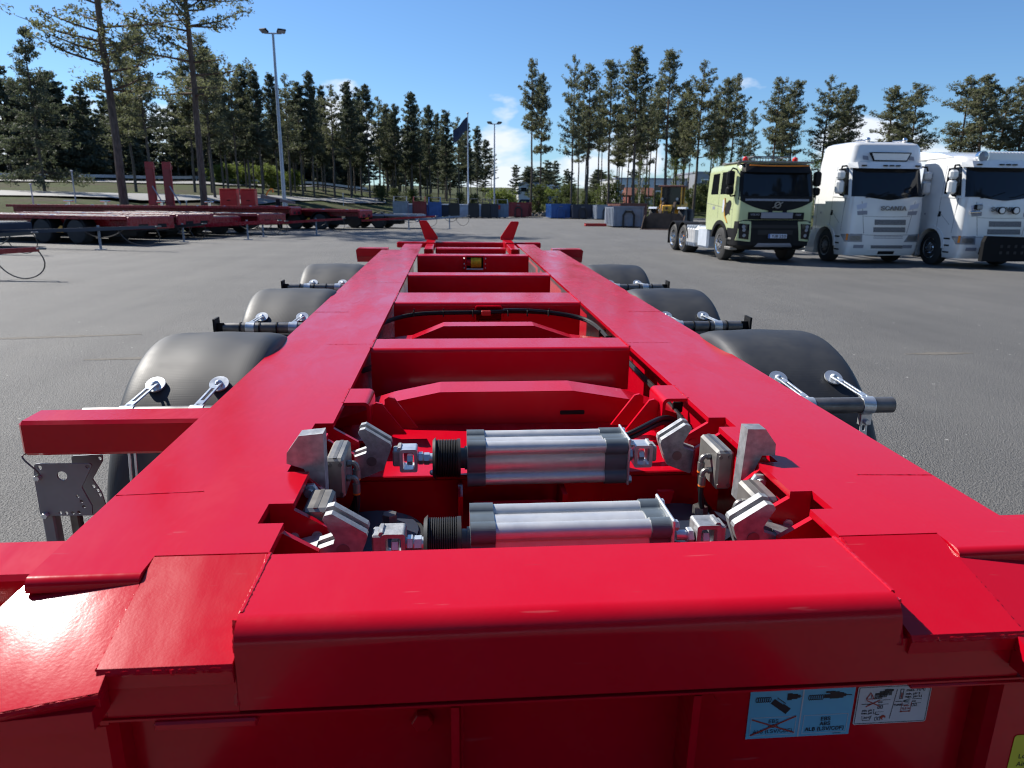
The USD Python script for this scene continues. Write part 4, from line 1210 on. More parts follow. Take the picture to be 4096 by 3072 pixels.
for s in (-1, 1):
    for i, (yc, zc) in enumerate(zip(AX, ZC)):
        g = obj('mudguard', guard_mesh(s, yc, zc), mud, T, smooth=60)
        tw = MB().lathe((s * .83, yc, zc - .06), (s * 1.24, yc, zc - .06), [(0, .30), (0, .48), (.12, .50), (.88, .50), (1, .48), (1, .30)], 40)
        obj('tyre', tw, M['tyre'], T)
        obj('wheel_rim', MB().lathe((s * .85, yc, zc - .06), (s * 1.23, yc, zc - .06), [(0, .1), (.2, .28), (.9, .29), (1, .30)], 28), M['c_light'], T)
        for front in (True, False):
            yr = yc - .54 if front else yc + .54
            zr = -.088 if front else -.10
            if front:
                br = obj('mudguard_bar', MB().cyl((s * .60, yr, zr), ((1.232 if s > 0 and i == 0 else 1.268) * s, yr, zr), .026, n=18), M['steel_dark'], T)
            else:
                continue
            for x in (.945, 1.145):
                c = MB().cyl((s * (x - .02), yr, zr), (s * (x + .02), yr, zr), .0285, n=18)
                c.b2((s * x - .02, yr - .012, zr - .066), (s * x + .02, yr + .006, zr - .026), .003)
                hexprism(c, (s * x, yr - .024, zr - .052), (s * x, yr + .0, zr - .052), .009)
                obj('clamp', c, M['zinc'], br)
                # slotted strap up to a round pad on the guard, and one hanging down
                for up in (1, -1):
                    aa = math.pi - (.97 if up > 0 else .10)
                    R_ = .577
                    pd = np.array([s * x, yc + R_ * math.cos(aa), zc + R_ * math.sin(aa)])
                    nv = np.array([0, math.cos(aa), math.sin(aa)]); tv = np.array([0, -math.sin(aa), math.cos(aa)]) * (-1)
                    b = MB()
                    b.cyl(pd - nv * .002, pd + nv * .004, .031, n=20)
                    a0_ = np.array([s * x, yr, zr + (.024 if up > 0 else -.05)])
                    a1_ = pd + nv * .006
                    for q in (-1, 1):
                        ox = np.array([q * .0085, 0, 0])
                        dv = a1_ - a0_; ln = np.linalg.norm(dv); dv = dv / ln
                        sd = np.array([1.0, 0, 0]); up_ = np.cross(sd, dv)
                        R3 = np.array([sd, dv, up_]).T
                        b.box((a0_ + a1_) / 2 + ox, (.008, ln, .005), .001, R3)
                    b.box(a0_ * .2 + a1_ * .8, (.025, .03, .006), .001, R3)
                    b.box(a0_ * .85 + a1_ * .15, (.025, .03, .006), .001, R3)
                    obj('strap_bracket', b, M['zinc'], br)
                    obj('rivet', MB().lathe(pd + nv * .003, pd + nv * .016, [(0, .0125), (.5, .011), (.85, .006), (1, .001)], 14), M['zinc'], br)
            if i > 0:
                e = MB().b2((s * 1.295, yr - .045, zr - .075), (s * 1.305, yr + .03, zr + .05)).b2((s * 1.262, yr - .02, zr - .06), (s * 1.2945, yr - .012, zr + .028))
                obj('lamp_bracket', e, M['black'], br)
                hh = [(s * 1.29, yr - .02, zr - .03), (s * 1.26, yr - .045, zr - .02), (s * 1.23, yr - .05, zr - .05), (s * 1.15, yr - .03, zr - .04), (s * 1.08, yr - .035, zr - .045), (s * 1.0, yr - .03, zr - .035), (s * .9, yr - .034, zr - .045), (s * .8, yr - .03, zr - .04)]
                obj('lamp_cable', MB().tube(smoothpath(hh, 40), .008, 6), M['cable'], br)
                tt = MB()
                for x in (1.19, 1.10, 1.02):
                    tt.lathe((s * x - .003, yr, zr - .004), (s * x + .003, yr, zr - .004), [(0, .033), (1, .033)], 16)
                obj('cable_tie', tt, M['black'], br)

# drawbar frame that reaches forward from the front plate, with its deck and hose stand
for s in (-1, 1):
    obj('drawbar_beam', MB().hull([(s * .62 + a, .92, z) for a in (-.05, .05) for z in (-.62, -.44)] + [(s * .10 + a, -1.7, z) for a in (-.05, .05) for z in (-.62, -.48)]), M['red'], T)
obj('drawbar_deck', MB().hull([(s * x, y, z) for s in (-1, 1) for x, y in ((.60, .92), (.30, -.6)) for z in (-.46, -.45)]), M['black'], T)
obj('drawbar_eye', MB().lathe((0, -1.86, -.60), (0, -1.86, -.50), [(0, .06), (0, .12), (1, .12), (1, .06), (0, .06)], 24, False), M['steel_dark'], T)
# ================================================================ trucks
import manifold3d as m3


class Cab:
    """cab body: stacked rounded sections (z, half width, front y, back y, corner radius); front of the truck looks along -y"""

    def __init__(s, sec, bow=.05):
        s.sec = np.array(sec, float); s.bow = bow

    def at(s, z):
        return [np.interp(z, s.sec[:, 0], s.sec[:, k]) for k in range(1, 5)]

    def front(s, x, z):
        hw, yf, yb, r = s.at(z)
        ax = np.clip(np.abs(x), 0, hw)
        o = np.clip(ax - (hw - r), 0, r)
        return yf + s.bow * (ax / hw) ** 2 + r - np.sqrt(np.maximum(r * r - o * o, 0))

    def side(s, y, z):
        hw, yf, yb, r = s.at(z)
        yf = yf + s.bow
        o = np.clip(yf + r - y, 0, r)
        return hw - r + np.sqrt(np.maximum(r * r - o * o, 0))

    def body(s, cuts=()):
        zs = s.sec[:, 0]
        n = 15
        loops = []
        for z in zs:
            hw, yf, yb, r = s.at(z)
            xs = np.linspace(-hw, hw, 41)
            fr = np.c_[xs, s.front(xs, np.full(41, z))]
            rb = min(.12, r + .02)
            bk = [(hw - rb + rb * math.cos(a), yb - rb + rb * math.sin(a)) for a in np.linspace(0, math.pi / 2, 5)] + [(-hw + rb - rb * math.sin(a), yb - rb + rb * math.cos(a)) for a in np.linspace(0, math.pi / 2, 5)]
            loops.append(np.c_[np.vstack([fr, bk]), np.full(41 + 10, z)])
        k = len(loops[0]); v = np.vstack(loops)
        i = np.arange(k); j = (i + 1) % k
        f = []
        for q in range(len(loops) - 1):
            A, B, C, D_ = q * k + i, q * k + j, (q + 1) * k + j, (q + 1) * k + i
            f += [np.c_[A, B, C], np.c_[A, C, D_]]
        c0 = len(v); v = np.vstack([v, loops[0].mean(0), loops[-1].mean(0)])
        f += [np.c_[j, i, np.full(k, c0)], np.c_[(len(loops) - 1) * k + i, (len(loops) - 1) * k + j, np.full(k, c0 + 1)]]
        f = np.vstack(f)
        man = m3.Manifold(m3.Mesh(np.asarray(v, np.float32), np.asarray(f, np.uint32)))
        for c in cuts:
            man = man - c
        o = man.to_mesh()
        mb = MB(); mb.curved = True
        return mb.add(o.vert_properties[:, :3], o.tri_verts)

    def patch(s, where, fn, off=.006, n=14, k=10, depth=.02):
        """panel lying on the front or a side: fn(s,t) gives (x or y, z)"""
        S_, T_ = np.meshgrid(np.linspace(0, 1, n), np.linspace(0, 1, k), indexing='ij')
        A, Z = fn(S_, T_)
        lay = []
        for o in (off, off - depth):
            if where == 'front':
                lay.append(np.stack([A, s.front(A, Z) - o, Z], -1))
            else:
                sg = -1 if where == 'left' else 1
                lay.append(np.stack([sg * (s.side(A, Z) + o), A, Z], -1))
        top, low = (q.reshape(-1, 3) for q in lay)
        i, j = np.meshgrid(np.arange(n - 1), np.arange(k - 1), indexing='ij')
        a = (i * k + j).ravel()
        f = np.r_[np.c_[a, a + k, a + k + 1], np.c_[a, a + k + 1, a + 1]]
        rim = np.r_[np.arange(0, (n - 1) * k, k), np.arange((n - 1) * k, n * k - 1), np.arange(n * k - 1, k - 1, -k), np.arange(k - 1, 0, -1)]
        nx = np.roll(rim, -1); N = n * k
        g = np.r_[np.c_[rim, nx, nx + N], np.c_[rim, nx + N, rim + N]]
        f, g = f, g
        if where == 'left':
            f, g = f[:, ::-1], g[:, ::-1]
        g = g[:, ::-1]
        mb = MB(); mb.curved = True
        return mb.add(np.vstack([top, low]), np.vstack([f, g]))


def quad(a, b, c, d):
    """bilinear (bottom left, bottom right, top right, top left)"""
    a, b, c, d = map(np.asarray, (a, b, c, d))
    return lambda s, t: tuple((1 - s) * (1 - t) * a[i] + s * (1 - t) * b[i] + s * t * c[i] + (1 - s) * t * d[i] for i in (0, 1))


def drum(y, z, r, x0=-2, x1=2):
    return m3.Manifold.cylinder(x1 - x0, r, r, 40).rotate((0, 90, 0)).translate((x0, y, z))


def wheel(parent, x, y, r, w, sgn, rim='alu', name='wheel'):
    """tyre with rim and hub; sgn is the outward side"""
    xo, xi = x, x - sgn * w
    c0, c1 = (xi, y, r), (xo, y, r)
    ty = obj(name, MB().lathe(c0, c1, [(0, r * .60), (0.02, r * .86), (.12, r * .98), (.3, r), (.7, r), (.88, r * .98), (.98, r * .86), (1.0, r * .62), (.9, r * .60)], 36), M['tyre'], parent)
    rm = MB().lathe(c0, c1, [(.95, r * .61), (1.0, r * .60), (.97, r * .56), (.80, r * .53), (.70, r * .40), (.82, r * .33), (.90, r * .30), (.92, r * .22), (1.06, r * .20), (1.08, r * .14), (1.08, .001)], 32, caps=False)
    for q in range(10):
        a = q * math.pi / 5
        yy, zz = y + math.cos(a) * r * .31, r + math.sin(a) * r * .31
        rm.cyl((xo - sgn * .03, yy, zz), (xo + sgn * .012, yy, zz), .018, n=6)
    obj('rim', rm, M['chrome'] if rim == 'chrome' else M['alu_dull'], ty)
    hb = MB()
    for q in range(10):
        a = (q + .5) * math.pi / 5
        yy, zz = y + math.cos(a) * r * .455, r + math.sin(a) * r * .455
        hb.cyl((xo - sgn * .085, yy, zz), (xo - sgn * .045, yy, zz), .026, n=10)
    obj('hand_holes', hb, M['black'], ty)
    return ty


def textpart(parent, name, text, h, x, y, z, mat_, bold=True, depth=.012, wid=None):
    t = meshkit.text_mesh(text, h, depth, bold)
    v = np.array(t.vertices); v[:, 0] -= (v[:, 0].min() + v[:, 0].max()) / 2
    if wid:
        v[:, 0] *= wid / (v[:, 0].max() - v[:, 0].min())
    q = np.c_[v[:, 0] + x, y - v[:, 2], v[:, 1] + z]
    return obj(name, MB().add(q, np.asarray(t.faces)), mat_, parent)


def chassis(t, y1, axles, r=.51):
    mb = MB()
    for s in (-1, 1):
        mb.b2((s * .38, 1.6, .72), (s * .46, y1, .98))
    mb.b2((-.38, 3.0, .78), (.38, 3.1, .95)); mb.b2((-.38, y1 - .15, .78), (.38, y1, .95))
    obj('chassis_frame', mb, M['black'], t)
    obj('underside', MB().b2((-1.0, .35, .42), (1.0, 2.4, .70)).b2((-.9, 1.1, .34), (.9, 1.6, .52)), M['dark'], t)
    for ya in axles:
        obj('axle', MB().cyl((-1.0, ya, r), (1.0, ya, r), .09, n=12), M['black'], t)


def box_part(t, name, lo, hi, mat_, b=.01):
    return obj(name, MB().b2(lo, hi, b), mat_, t)


def windscreen_scene(t, cab, y, z0, z1):
    """seat backs, dashboard and wheel dimly seen behind the dark glass"""
    obj('dashboard', MB().b2((-1.0, y + .10, z0 - .25), (1.0, y + .45, z0 + .02), .04), M['black'], t)


def scania(loc, label, roof, second=False):
    t = thing('tractor_truck', label, 'truck', loc, 0, None)
    H = roof
    sec = [(.27, 1.17, .13, 2.25, .22), (.40, 1.225, .06, 2.28, .24), (.62, 1.25, .03, 2.3, .25), (1.0, 1.25, .02, 2.3, .26), (1.5, 1.25, .03, 2.3, .27), (1.95, 1.245, .05, 2.3, .28), (2.1, 1.235, .085, 2.3, .28), (2.93, 1.19, .34, 2.3, .27),
           (3.05, 1.18, .33, 2.3, .25)]
    if H > 3.5:
        sec += [(3.2, 1.17, .34, 2.28, .24), (H - .14, 1.13, .42, 2.22, .24), (H - .05, 1.09, .52, 2.16, .22), (H, .98, .68, 2.05, .20)]
    else:
        sec += [(H - .10, 1.15, .46, 2.28, .24), (H - .02, 1.08, .66, 2.26, .22), (H + .03, .9, .95, 2.2, .2)]
    cab = Cab(sec)
    body = cab.body([drum(1.32, .52, .60)])
    obj('cab', body, M['white'], t)
    # glazing
    zb = lambda s: 2.06 - .11 * np.clip(1 - np.abs(s - .5) / .34, 0, 1) ** .8
    obj('windscreen', cab.patch('front', lambda s, t_: ((s - .5) * (2.30 - .14 * t_), zb(s) + (2.91 - zb(s)) * t_), .010, 30, 12), M['glass'], t)
    for w in ('left', 'right'):
        obj('side_window', cab.patch(w, quad((.30, 2.10), (1.02, 2.16), (1.02, 2.90), (.52, 2.92)), .006), M['glass'], t)
    obj('sun_visor', MB().hull([(s * x, y, z) for s in (-1, 1) for x, y, z in ((1.19, .50, 2.92), (1.02, .20, 2.90), (.6, .13, 2.89), (1.19, .52, 3.06), (1.02, .30, 3.08), (.6, .23, 3.09))]), M['white'], t)
    sl = [(-.86, .14), (-.2, .12), (0, .12), (.2, .12), (.86, .14)]
    for x, w_ in sl:
        yv = .128 if abs(x) < .5 else .165
        obj('marker_lamp', MB().b2((x - w_ / 2, yv - .01, 2.96), (x + w_ / 2, yv + .06, 2.995)), M['black'], t)
    if H > 3.5:
        pts = [(-.62, 3.36), (.66, 3.36), (.55, 3.13), (-.50, 3.13)]
        fr = Polygon(pts).exterior.buffer(.014)
        y0 = .30
        obj('roof_sign_frame', MB().prism(fr, 'y', y0 - .012, y0 + .08), M['black'], t)
        obj('roof_sign', MB().prism(Polygon(pts).buffer(-.014), 'y', y0 - .006, y0 + .08), M['white'], t)
        for s in (-1, 1):
            obj('corner_marker', cab.patch('front', quad((s * .74 - .09, 3.16), (s * .74 + .09, 3.14), (s * .74 + .07, 3.26), (s * .74 - .1, 3.28)), .006, 4, 4), M['grey_bar'], t)
        for x in (-.52, .68):
            h_ = MB().cyl((x, .75, H + .02), (x, 1.0, H + .06), .03, n=12).ball((x, .75, H + .07), .075, 2).cyl((x - .32, .9, H + .04), (x, .9, H + .05), .025, n=8)
            obj('air_horn', h_, M['chrome'], t)
        obj('roof_hatch', MB().b2((-.35, .9, H - .02), (.45, 1.6, H + .035), .015), M['glass'], t)
    # nose: lettering, seams, grilles, lamps, plate
    textpart(t, 'maker_lettering', 'SCANIA', .125, 0.16 if not second else .0, .012, 1.65, M['steel_dark'], True, .02, .83)
    seam = M.setdefault('seam', mat('panel_gap', (.10, .105, .12), .6))
    for nm, fn in (('hood_gap', lambda s, t_: ((s - .5) * 1.5, 1.50 + .0 * t_ - .03 * np.cos((s - .5) * 2.2) + .010 * t_ - .02)), ('bumper_gap', lambda s, t_: ((s - .5) * 2.2, .985 - .10 * np.cos((s - .5) * 2) + .010 * t_))):
        obj(nm, cab.patch('front', fn, .003, 30, 2, .006), seam, t)
    for s in (-1, 1):
        obj('panel_gap', cab.patch('front', quad((s * .70, .95), (s * .70 + .012, .95), (s * .86 + .012, 1.92), (s * .86, 1.92)), .003, 2, 12, .006), seam, t)
        obj('upper_lamp', cab.patch('front', quad((s * .84 - .14, 1.66), (s * .84 + .14, 1.72), (s * .86 + .17, 1.88), (s * .86 - .15, 1.80)), .006, 5, 5), M['offwhite'], t)
        obj('corner_grille', cab.patch('front', quad((s * .80 - .15, 1.50), (s * .80 + .15, 1.52), (s * .82 + .16, 1.64), (s * .82 - .16, 1.62)), .005, 6, 4), M['grey_bar'], t)
        hl = obj('headlight', cab.patch('front', quad((s * .93 - .28, .69), (s * .93 + .22, .69), (s * .95 + .21, .94), (s * .93 - .24 + .1 * s, .92)), .010, 9, 6), M['lens'], t)
        obj('headlight_bezel', cab.patch('front', quad((s * .93 - .19, .735), (s * .93 + .16, .735), (s * .93 + .15, .88), (s * .93 - .17, .87)), .014, 7, 5), M['steel_dark'], hl)
        obj('turn_signal', cab.patch('front', quad((s * 1.17 - .02, .74), (s * 1.17 + .02, .74), (s * 1.17 + .02, .94), (s * 1.17 - .02, .94)), .013, 3, 4), M['amber'], hl)
        obj('fog_lamp', cab.patch('front', quad((s * .80 - .16, .50), (s * .80 + .16, .50), (s * .80 + .16, .60), (s * .80 - .16, .60)), .006, 6, 3), M['grey_bar'], t)
    mesh_m = M.get('grille_mesh') or usdkit.material(stage, '/World/Looks/grille_mesh', {'tc': ('texture_coordinate', {}), 'mp': ('mapping', {'rotation': (0, .785, 0)}), 'k': ('checker_texture', {'scale': 42.0, 'color1': (.03, .03, .035), 'color2': (.22, .23, .25)}), 'p': ('principled_bsdf', {'roughness': .5})},
                                                     [('tc.object', 'mp.vector'), ('mp.vector', 'k.vector'), ('k.color', 'p.base_color')], surface='p.BSDF')
    M['grille_mesh'] = mesh_m
    for z0, z1, w_ in ((1.21, 1.37, .51), (.99, 1.14, .52), (.49, .59, .52)):
        obj('grille', cab.patch('front', quad((-w_ + .13, z0), (w_ + .13, z0), (w_ + .11, z1), (-w_ + .11, z1)), .007, 12, 4), mesh_m, t)
        obj('grille_frame', cab.patch('front', quad((-w_ + .04, z0 - .05), (w_ + .22, z0 - .05), (w_ + .2, z0 - .035), (-w_ + .06, z0 - .035)), .012, 12, 2), M['white'], t)
    for z in (.80, .86):
        obj('intake_slot', cab.patch('front', quad((-.36, z), (.60, z), (.60, z + .022), (-.36, z + .022)), .003, 10, 2), M['grey_bar'], t)
    if not second:
        obj('number_plate_holder', cab.patch('front', quad((-.13, .31), (.40, .31), (.40, .41), (-.13, .41)), .012, 6, 3), M['black'], t)
    for z in (2.02,):
        for s in (-.45, .3):
            wp = MB().tube([(s - .3, .10 - .02, 2.03), (s, .055, 2.06), (s + .45, .10, 2.20)], .012, 5)
            obj('wiper', wp, M['black'], t)
    # side: door seams, handle, steps, arch flare
    for w, sg in (('left', -1), ('right', 1)):
        for (a, b) in (((1.10, 1.02), (1.10, 2.98)), ((.40, 1.02), (.33, 2.05)), ((2.0, 1.0), (2.0, 2.0))):
            obj('door_gap', cab.patch(w, quad((a[0], a[1]), (a[0] + .012, a[1]), (b[0] + .012, b[1]), b), .003, 2, 10, .006), seam, t)
        obj('door_gap', cab.patch(w, quad((.55, 1.25), (1.1, 1.62), (1.1, 1.632), (.55, 1.262)), .003, 8, 2, .006), seam, t)
        obj('window_ledge', cab.patch(w, quad((.25, 2.02), (1.10, 2.06), (1.10, 2.10), (.25, 2.07)), .022, 8, 3, .03), M['white'], t)
        obj('door_handle', cab.patch(w, quad((1.0, 1.48), (1.14, 1.48), (1.10, 1.64), (1.0, 1.64)), .006, 3, 3), M['black'], t)
        obj('side_badge', cab.patch(w, quad((1.72, 1.52), (1.78, 1.52), (1.78, 1.58), (1.72, 1.58)), .004, 3, 3), M['grey_bar'], t)
        for z in (.42, .62, .82):
            obj('step_slot', cab.patch(w, quad((.42, z), (.70, z), (.70, z + .045), (.42, z + .045)), .004, 4, 2), M['black'], t)
        fl = MB()
        ring = Point(1.32, .52).buffer(.69, 24).difference(Point(1.32, .52).buffer(.60, 24)).intersection(sbox(.4, .55, 2.4, 1.4))
        fl.prism(ring, 'x', sg * 1.2, sg * 1.285)
        obj('wheel_arch', fl, M['white'], t)
        obj('side_skirt', MB().hull([(sg * x, y, z) for x in (1.10, 1.26) for y, z in ((1.95, .24), (2.75, .24), (2.75, .95), (1.98, 1.0))]), M['white'], t)
        # twin mirrors
        xm = sg * 1.42
        obj('mirror_arm', MB().tube([(sg * 1.18, .62, 2.98), (sg * 1.38, .50, 2.96), (sg * 1.42, .48, 2.80)], .03, 6).tube([(sg * 1.22, .48, 2.08), (sg * 1.36, .44, 2.10), (sg * 1.42, .46, 2.18)], .03, 6), M['black'], t)
        obj('mirror', MB().box((xm, .46, 2.70), (.25, .20, .26), .06), M['white'], t)
        obj('mirror', MB().box((xm, .46, 2.34), (.25, .20, .40), .06), M['white'], t)
    chassis(t, 6.0, (1.32, 4.9))
    for s in (-1, 1):
        wheel(t, s * 1.235, 1.32, .52, .34, s, 'chrome' if second else 'alu')
        wheel(t, s * 1.235, 4.9, .52, .6, s)
    return t, cab


S1, cab1 = scania((13.45, 21.5, 0), 'white high-roofed tractor truck parked between the pale green truck and the second white truck', 3.70)
S2, cab2 = scania((16.2, 20.2, 0), 'white lower-roofed truck with spotlight and black plow plate, cut by the right edge', 3.26, True)
obj('roof_fairing', MB().hull([(s * x, y, z) for s in (-1, 1) for x, y, z in ((1.12, 1.0, 3.22), (1.15, 2.3, 3.2), (1.1, 1.6, 3.36), (1.15, 2.9, 3.5), (1.15, 2.9, 3.2))]), M['white'], S2)
obj('light_bar_sign', MB().b2((-.58, .30, 3.02), (1.15, .52, 3.33), .03), M['white'], S2)
lb = MB()
for i in range(16):
    lb.cyl((-.5 + i * .105, .31, 3.345), (-.5 + i * .105, .50, 3.345), .018, n=8)
obj('light_bar_tubes', lb, M['chrome'], S2)
sp = obj('spotlight', MB().lathe((-.72, .50, 3.20), (-.72, .26, 3.20), [(0, .07), (.3, .15), (.9, .175), (1, .17)], 24), M['chrome'], S2)
obj('spotlight_glass', MB().lathe((-.72, .262, 3.20), (-.72, .24, 3.20), [(0, .155), (.6, .13), (1, .01)], 24), M['lens'], sp)
for x in (-.13, .31):
    dl = obj('hanging_lamp', MB().lathe((x, .0, 1.68), (x, -.09, 1.68), [(0, .07), (.4, .105), (1, .11)], 22), M['black'], S2)
    obj('lamp_cover', MB().lathe((x, -.088, 1.68), (x, -.105, 1.68), [(0, .088), (1, .07)], 22), M['white'], dl)
wl2 = obj('work_lamp', MB().b2((-.92, -.06, 1.70), (-.72, .10, 1.84), .02), M['black'], S2)
obj('work_lamp_glass', MB().b2((-.905, -.068, 1.715), (-.735, -.058, 1.825), .005), M['lens'], wl2)
obj('chrome_marker', MB().cyl((-1.08, -.02, 1.62), (-.80, -.05, 1.64), .045, n=12), M['chrome'], S2)
pp = obj('plow_plate', MB().hull([(x, y, z) for x, z in ((-.86, .24), (.88, .24), (.88, .92), (-.80, .97), (-.86, .80)) for y in (-.52, -.38)]), M['matt_black'], S2)
for i in range(4):
    for j in range(2):
        obj('plate_slot', MB().b2((-.35 + i * .22, -.526, .45 + j * .18), (-.27 + i * .22, -.519, .53 + j * .18)), M['dark'], pp)
obj('plow_mount', MB().b2((-.55, -.38, .40), (.55, .2, .62)), M['black'], S2)
# neighbour at the edge of the picture
t = thing('tractor_truck', 'sliver of a further truck at the very right edge beside the plow plate', 'truck', (19.4, 19.3, 0))
cab3 = Cab([(.3, 1.2, .1, 2.2, .2), (.9, 1.25, .02, 2.2, .25), (2.0, 1.24, .05, 2.2, .27), (2.9, 1.18, .3, 2.2, .26), (3.1, 1.0, .6, 2.1, .2)])
obj('cab', cab3.body(), M['c_light'], t)
obj('windscreen', cab3.patch('front', quad((-1.1, 2.0), (1.1, 2.0), (1.05, 2.8), (-1.05, 2.8)), .01), M['glass'], t)
for s in (-1, 1):
    wheel(t, s * 1.235, 1.32, .52, .34, s)

# ---- pale green tractor with a black nose
V = thing('tractor_truck', 'pale green tractor truck with black nose and roof rack beside the wheel loader', 'truck', (10.07, 21.9, 0))
sec = [(.95, 1.24, .03, 2.85, .18), (1.3, 1.25, .01, 2.88, .18), (1.75, 1.245, .01, 2.9, .18), (2.0, 1.24, .03, 2.9, .18), (2.12, 1.235, .05, 2.9, .18), (2.78, 1.20, .20, 2.9, .18), (2.95, 1.18, .26, 2.86, .18), (3.03, 1.10, .40, 2.8, .16)]
cabv = Cab(sec, .06)
obj('cab', cabv.body([drum(1.42, .53, .66)]), M['green_cab'], V)
low = Cab([(.44, 1.05, .12, .85, .2), (.55, 1.2, .0, .9, .22), (.95, 1.245, -.035, .92, .22), (1.28, 1.24, -.03, .9, .2), (1.33, 1.15, .0, .88, .2)], .06)
obj('bumper', low.body([drum(1.42, .53, .62)]), M['black'], V)
obj('windscreen_surround', cabv.patch('front', lambda s, t_: ((s - .5) * (2.42 - .12 * t_), (1.60 + .34 * np.abs(2 * s - 1) ** 2.2) + (2.80 - (1.60 + .34 * np.abs(2 * s - 1) ** 2.2)) * t_), .008, 30, 14), M['black'], V)
obj('windscreen', cabv.patch('front', quad((-1.10, 2.05), (1.10, 2.05), (1.06, 2.74), (-1.06, 2.74)), .014, 24, 10), M['glass'], V)
obj('sun_visor', MB().hull([(s * x, y, z) for s in (-1, 1) for x, y, z in ((1.20, .48, 2.78), (1.05, .13, 2.76), (.6, .05, 2.75), (1.18, .55, 3.02), (1.0, .28, 3.0), (.6, .18, 3.0))]), M['black'], V)
obj('orange_trim', MB().tube(smoothpath([(-.92, .185, 2.965), (-.5, .125, 2.95), (0, .112, 2.945), (.5, .125, 2.95), (.95, .20, 2.965)], 20), .022, 6), M['amber'], V)
obj('grey_trim_bar', cabv.patch('front', quad((-1.02, 1.90), (1.02, 1.90), (1.02, 1.965), (-1.02, 1.965)), .022, 20, 3), M['grey_bar'], V)
em = MB().prism(Point(0, 1.78).buffer(.105, 20).difference(Point(0, 1.78).buffer(.07, 20)), 'y', -.03, .0)
em.prism(LineString([(-.16, 1.70), (.15, 1.86)]).buffer(.014), 'y', -.034, -.002)
obj('round_emblem', em, M['alu_dull'], V)
obj('badge_strip', low.patch('front', quad((-.86, 1.285), (.86, 1.285), (.86, 1.30), (-.86, 1.30)), .01, 16, 2), M['black'], V)
obj('badge_panel', cabv.patch('front', quad((-.90, 1.34), (.90, 1.34), (.90, 1.56), (-.90, 1.56)), .012, 16, 4), M['black'], V)
textpart(V, 'maker_lettering', 'VOLVO', .06, -.70, -.012, 1.46, M['grey_bar'], True, .006)
textpart(V, 'model_lettering', 'FMX', .06, .70, -.012, 1.46, M['grey_bar'], True, .006)
pl_ = obj('blank_plate_holder', MB().b2((-.52, -.06, 1.38), (.50, -.03, 1.56), .01), M['grey_bar'], V)
obj('holder_bracket', MB().b2((-.28, -.04, 1.56), (-.16, .0, 1.64)), M['black'], pl_)
obj('holder_bracket', MB().b2((.18, -.04, 1.56), (.30, .0, 1.64)), M['black'], pl_)
for z0, z1, w_ in ((1.08, 1.18, .80), (.88, 1.02, .56)):
    obj('bumper_grille', low.patch('front', quad((-w_, z0), (w_, z0), (w_, z1), (-w_, z1)), .008, 14, 4), M['dark'], V)
np_ = obj('number_plate', MB().b2((-.23, -.065, .775), (.37, -.045, .905), .004), M['offwhite'], V)
obj('blue_band', MB().b2((-.23, -.0665, .776), (-.17, -.0645, .904)), M['c_blue'], np_)
textpart(np_, 'plate_number', 'YJB 21G', .082, .11, -.0655, .798, M['ink'], True, .003, .46)
obj('skid_plate', low.patch('front', quad((-.62, .50), (.62, .50), (.52, .62), (-.52, .62)), .016, 14, 4), M['grey_bar'], V)
for s in (-1, 1):
    obj('lamp_panel', low.patch('front', quad((s * 1.0 - .20, .70), (s * 1.0 + .23, .66), (s * 1.02 + .22, 1.30), (s * .98 - .28 + .12 * (s < 0), 1.29)), .010, 10, 10), M['green_cab'], V)
    hl = obj('headlight', low.patch('front', quad((s * .99 - .14, .76), (s * .99 + .15, .73), (s * 1.0 + .15, 1.20), (s * .99 - .19, 1.22)), .018, 9, 9), M['glass'], V)
    for k, z in enumerate((.86, 1.02, 1.12)):
        obj('lamp_unit', MB().lathe((s * (.98 + .02 * k), float(low.front(np.array(s * .98), np.array(z))) - .012, z), (s * (.98 + .02 * k), float(low.front(np.array(s * .98), np.array(z))) - .024, z), [(0, .06), (1, .045)], 14), M['lens'], hl)
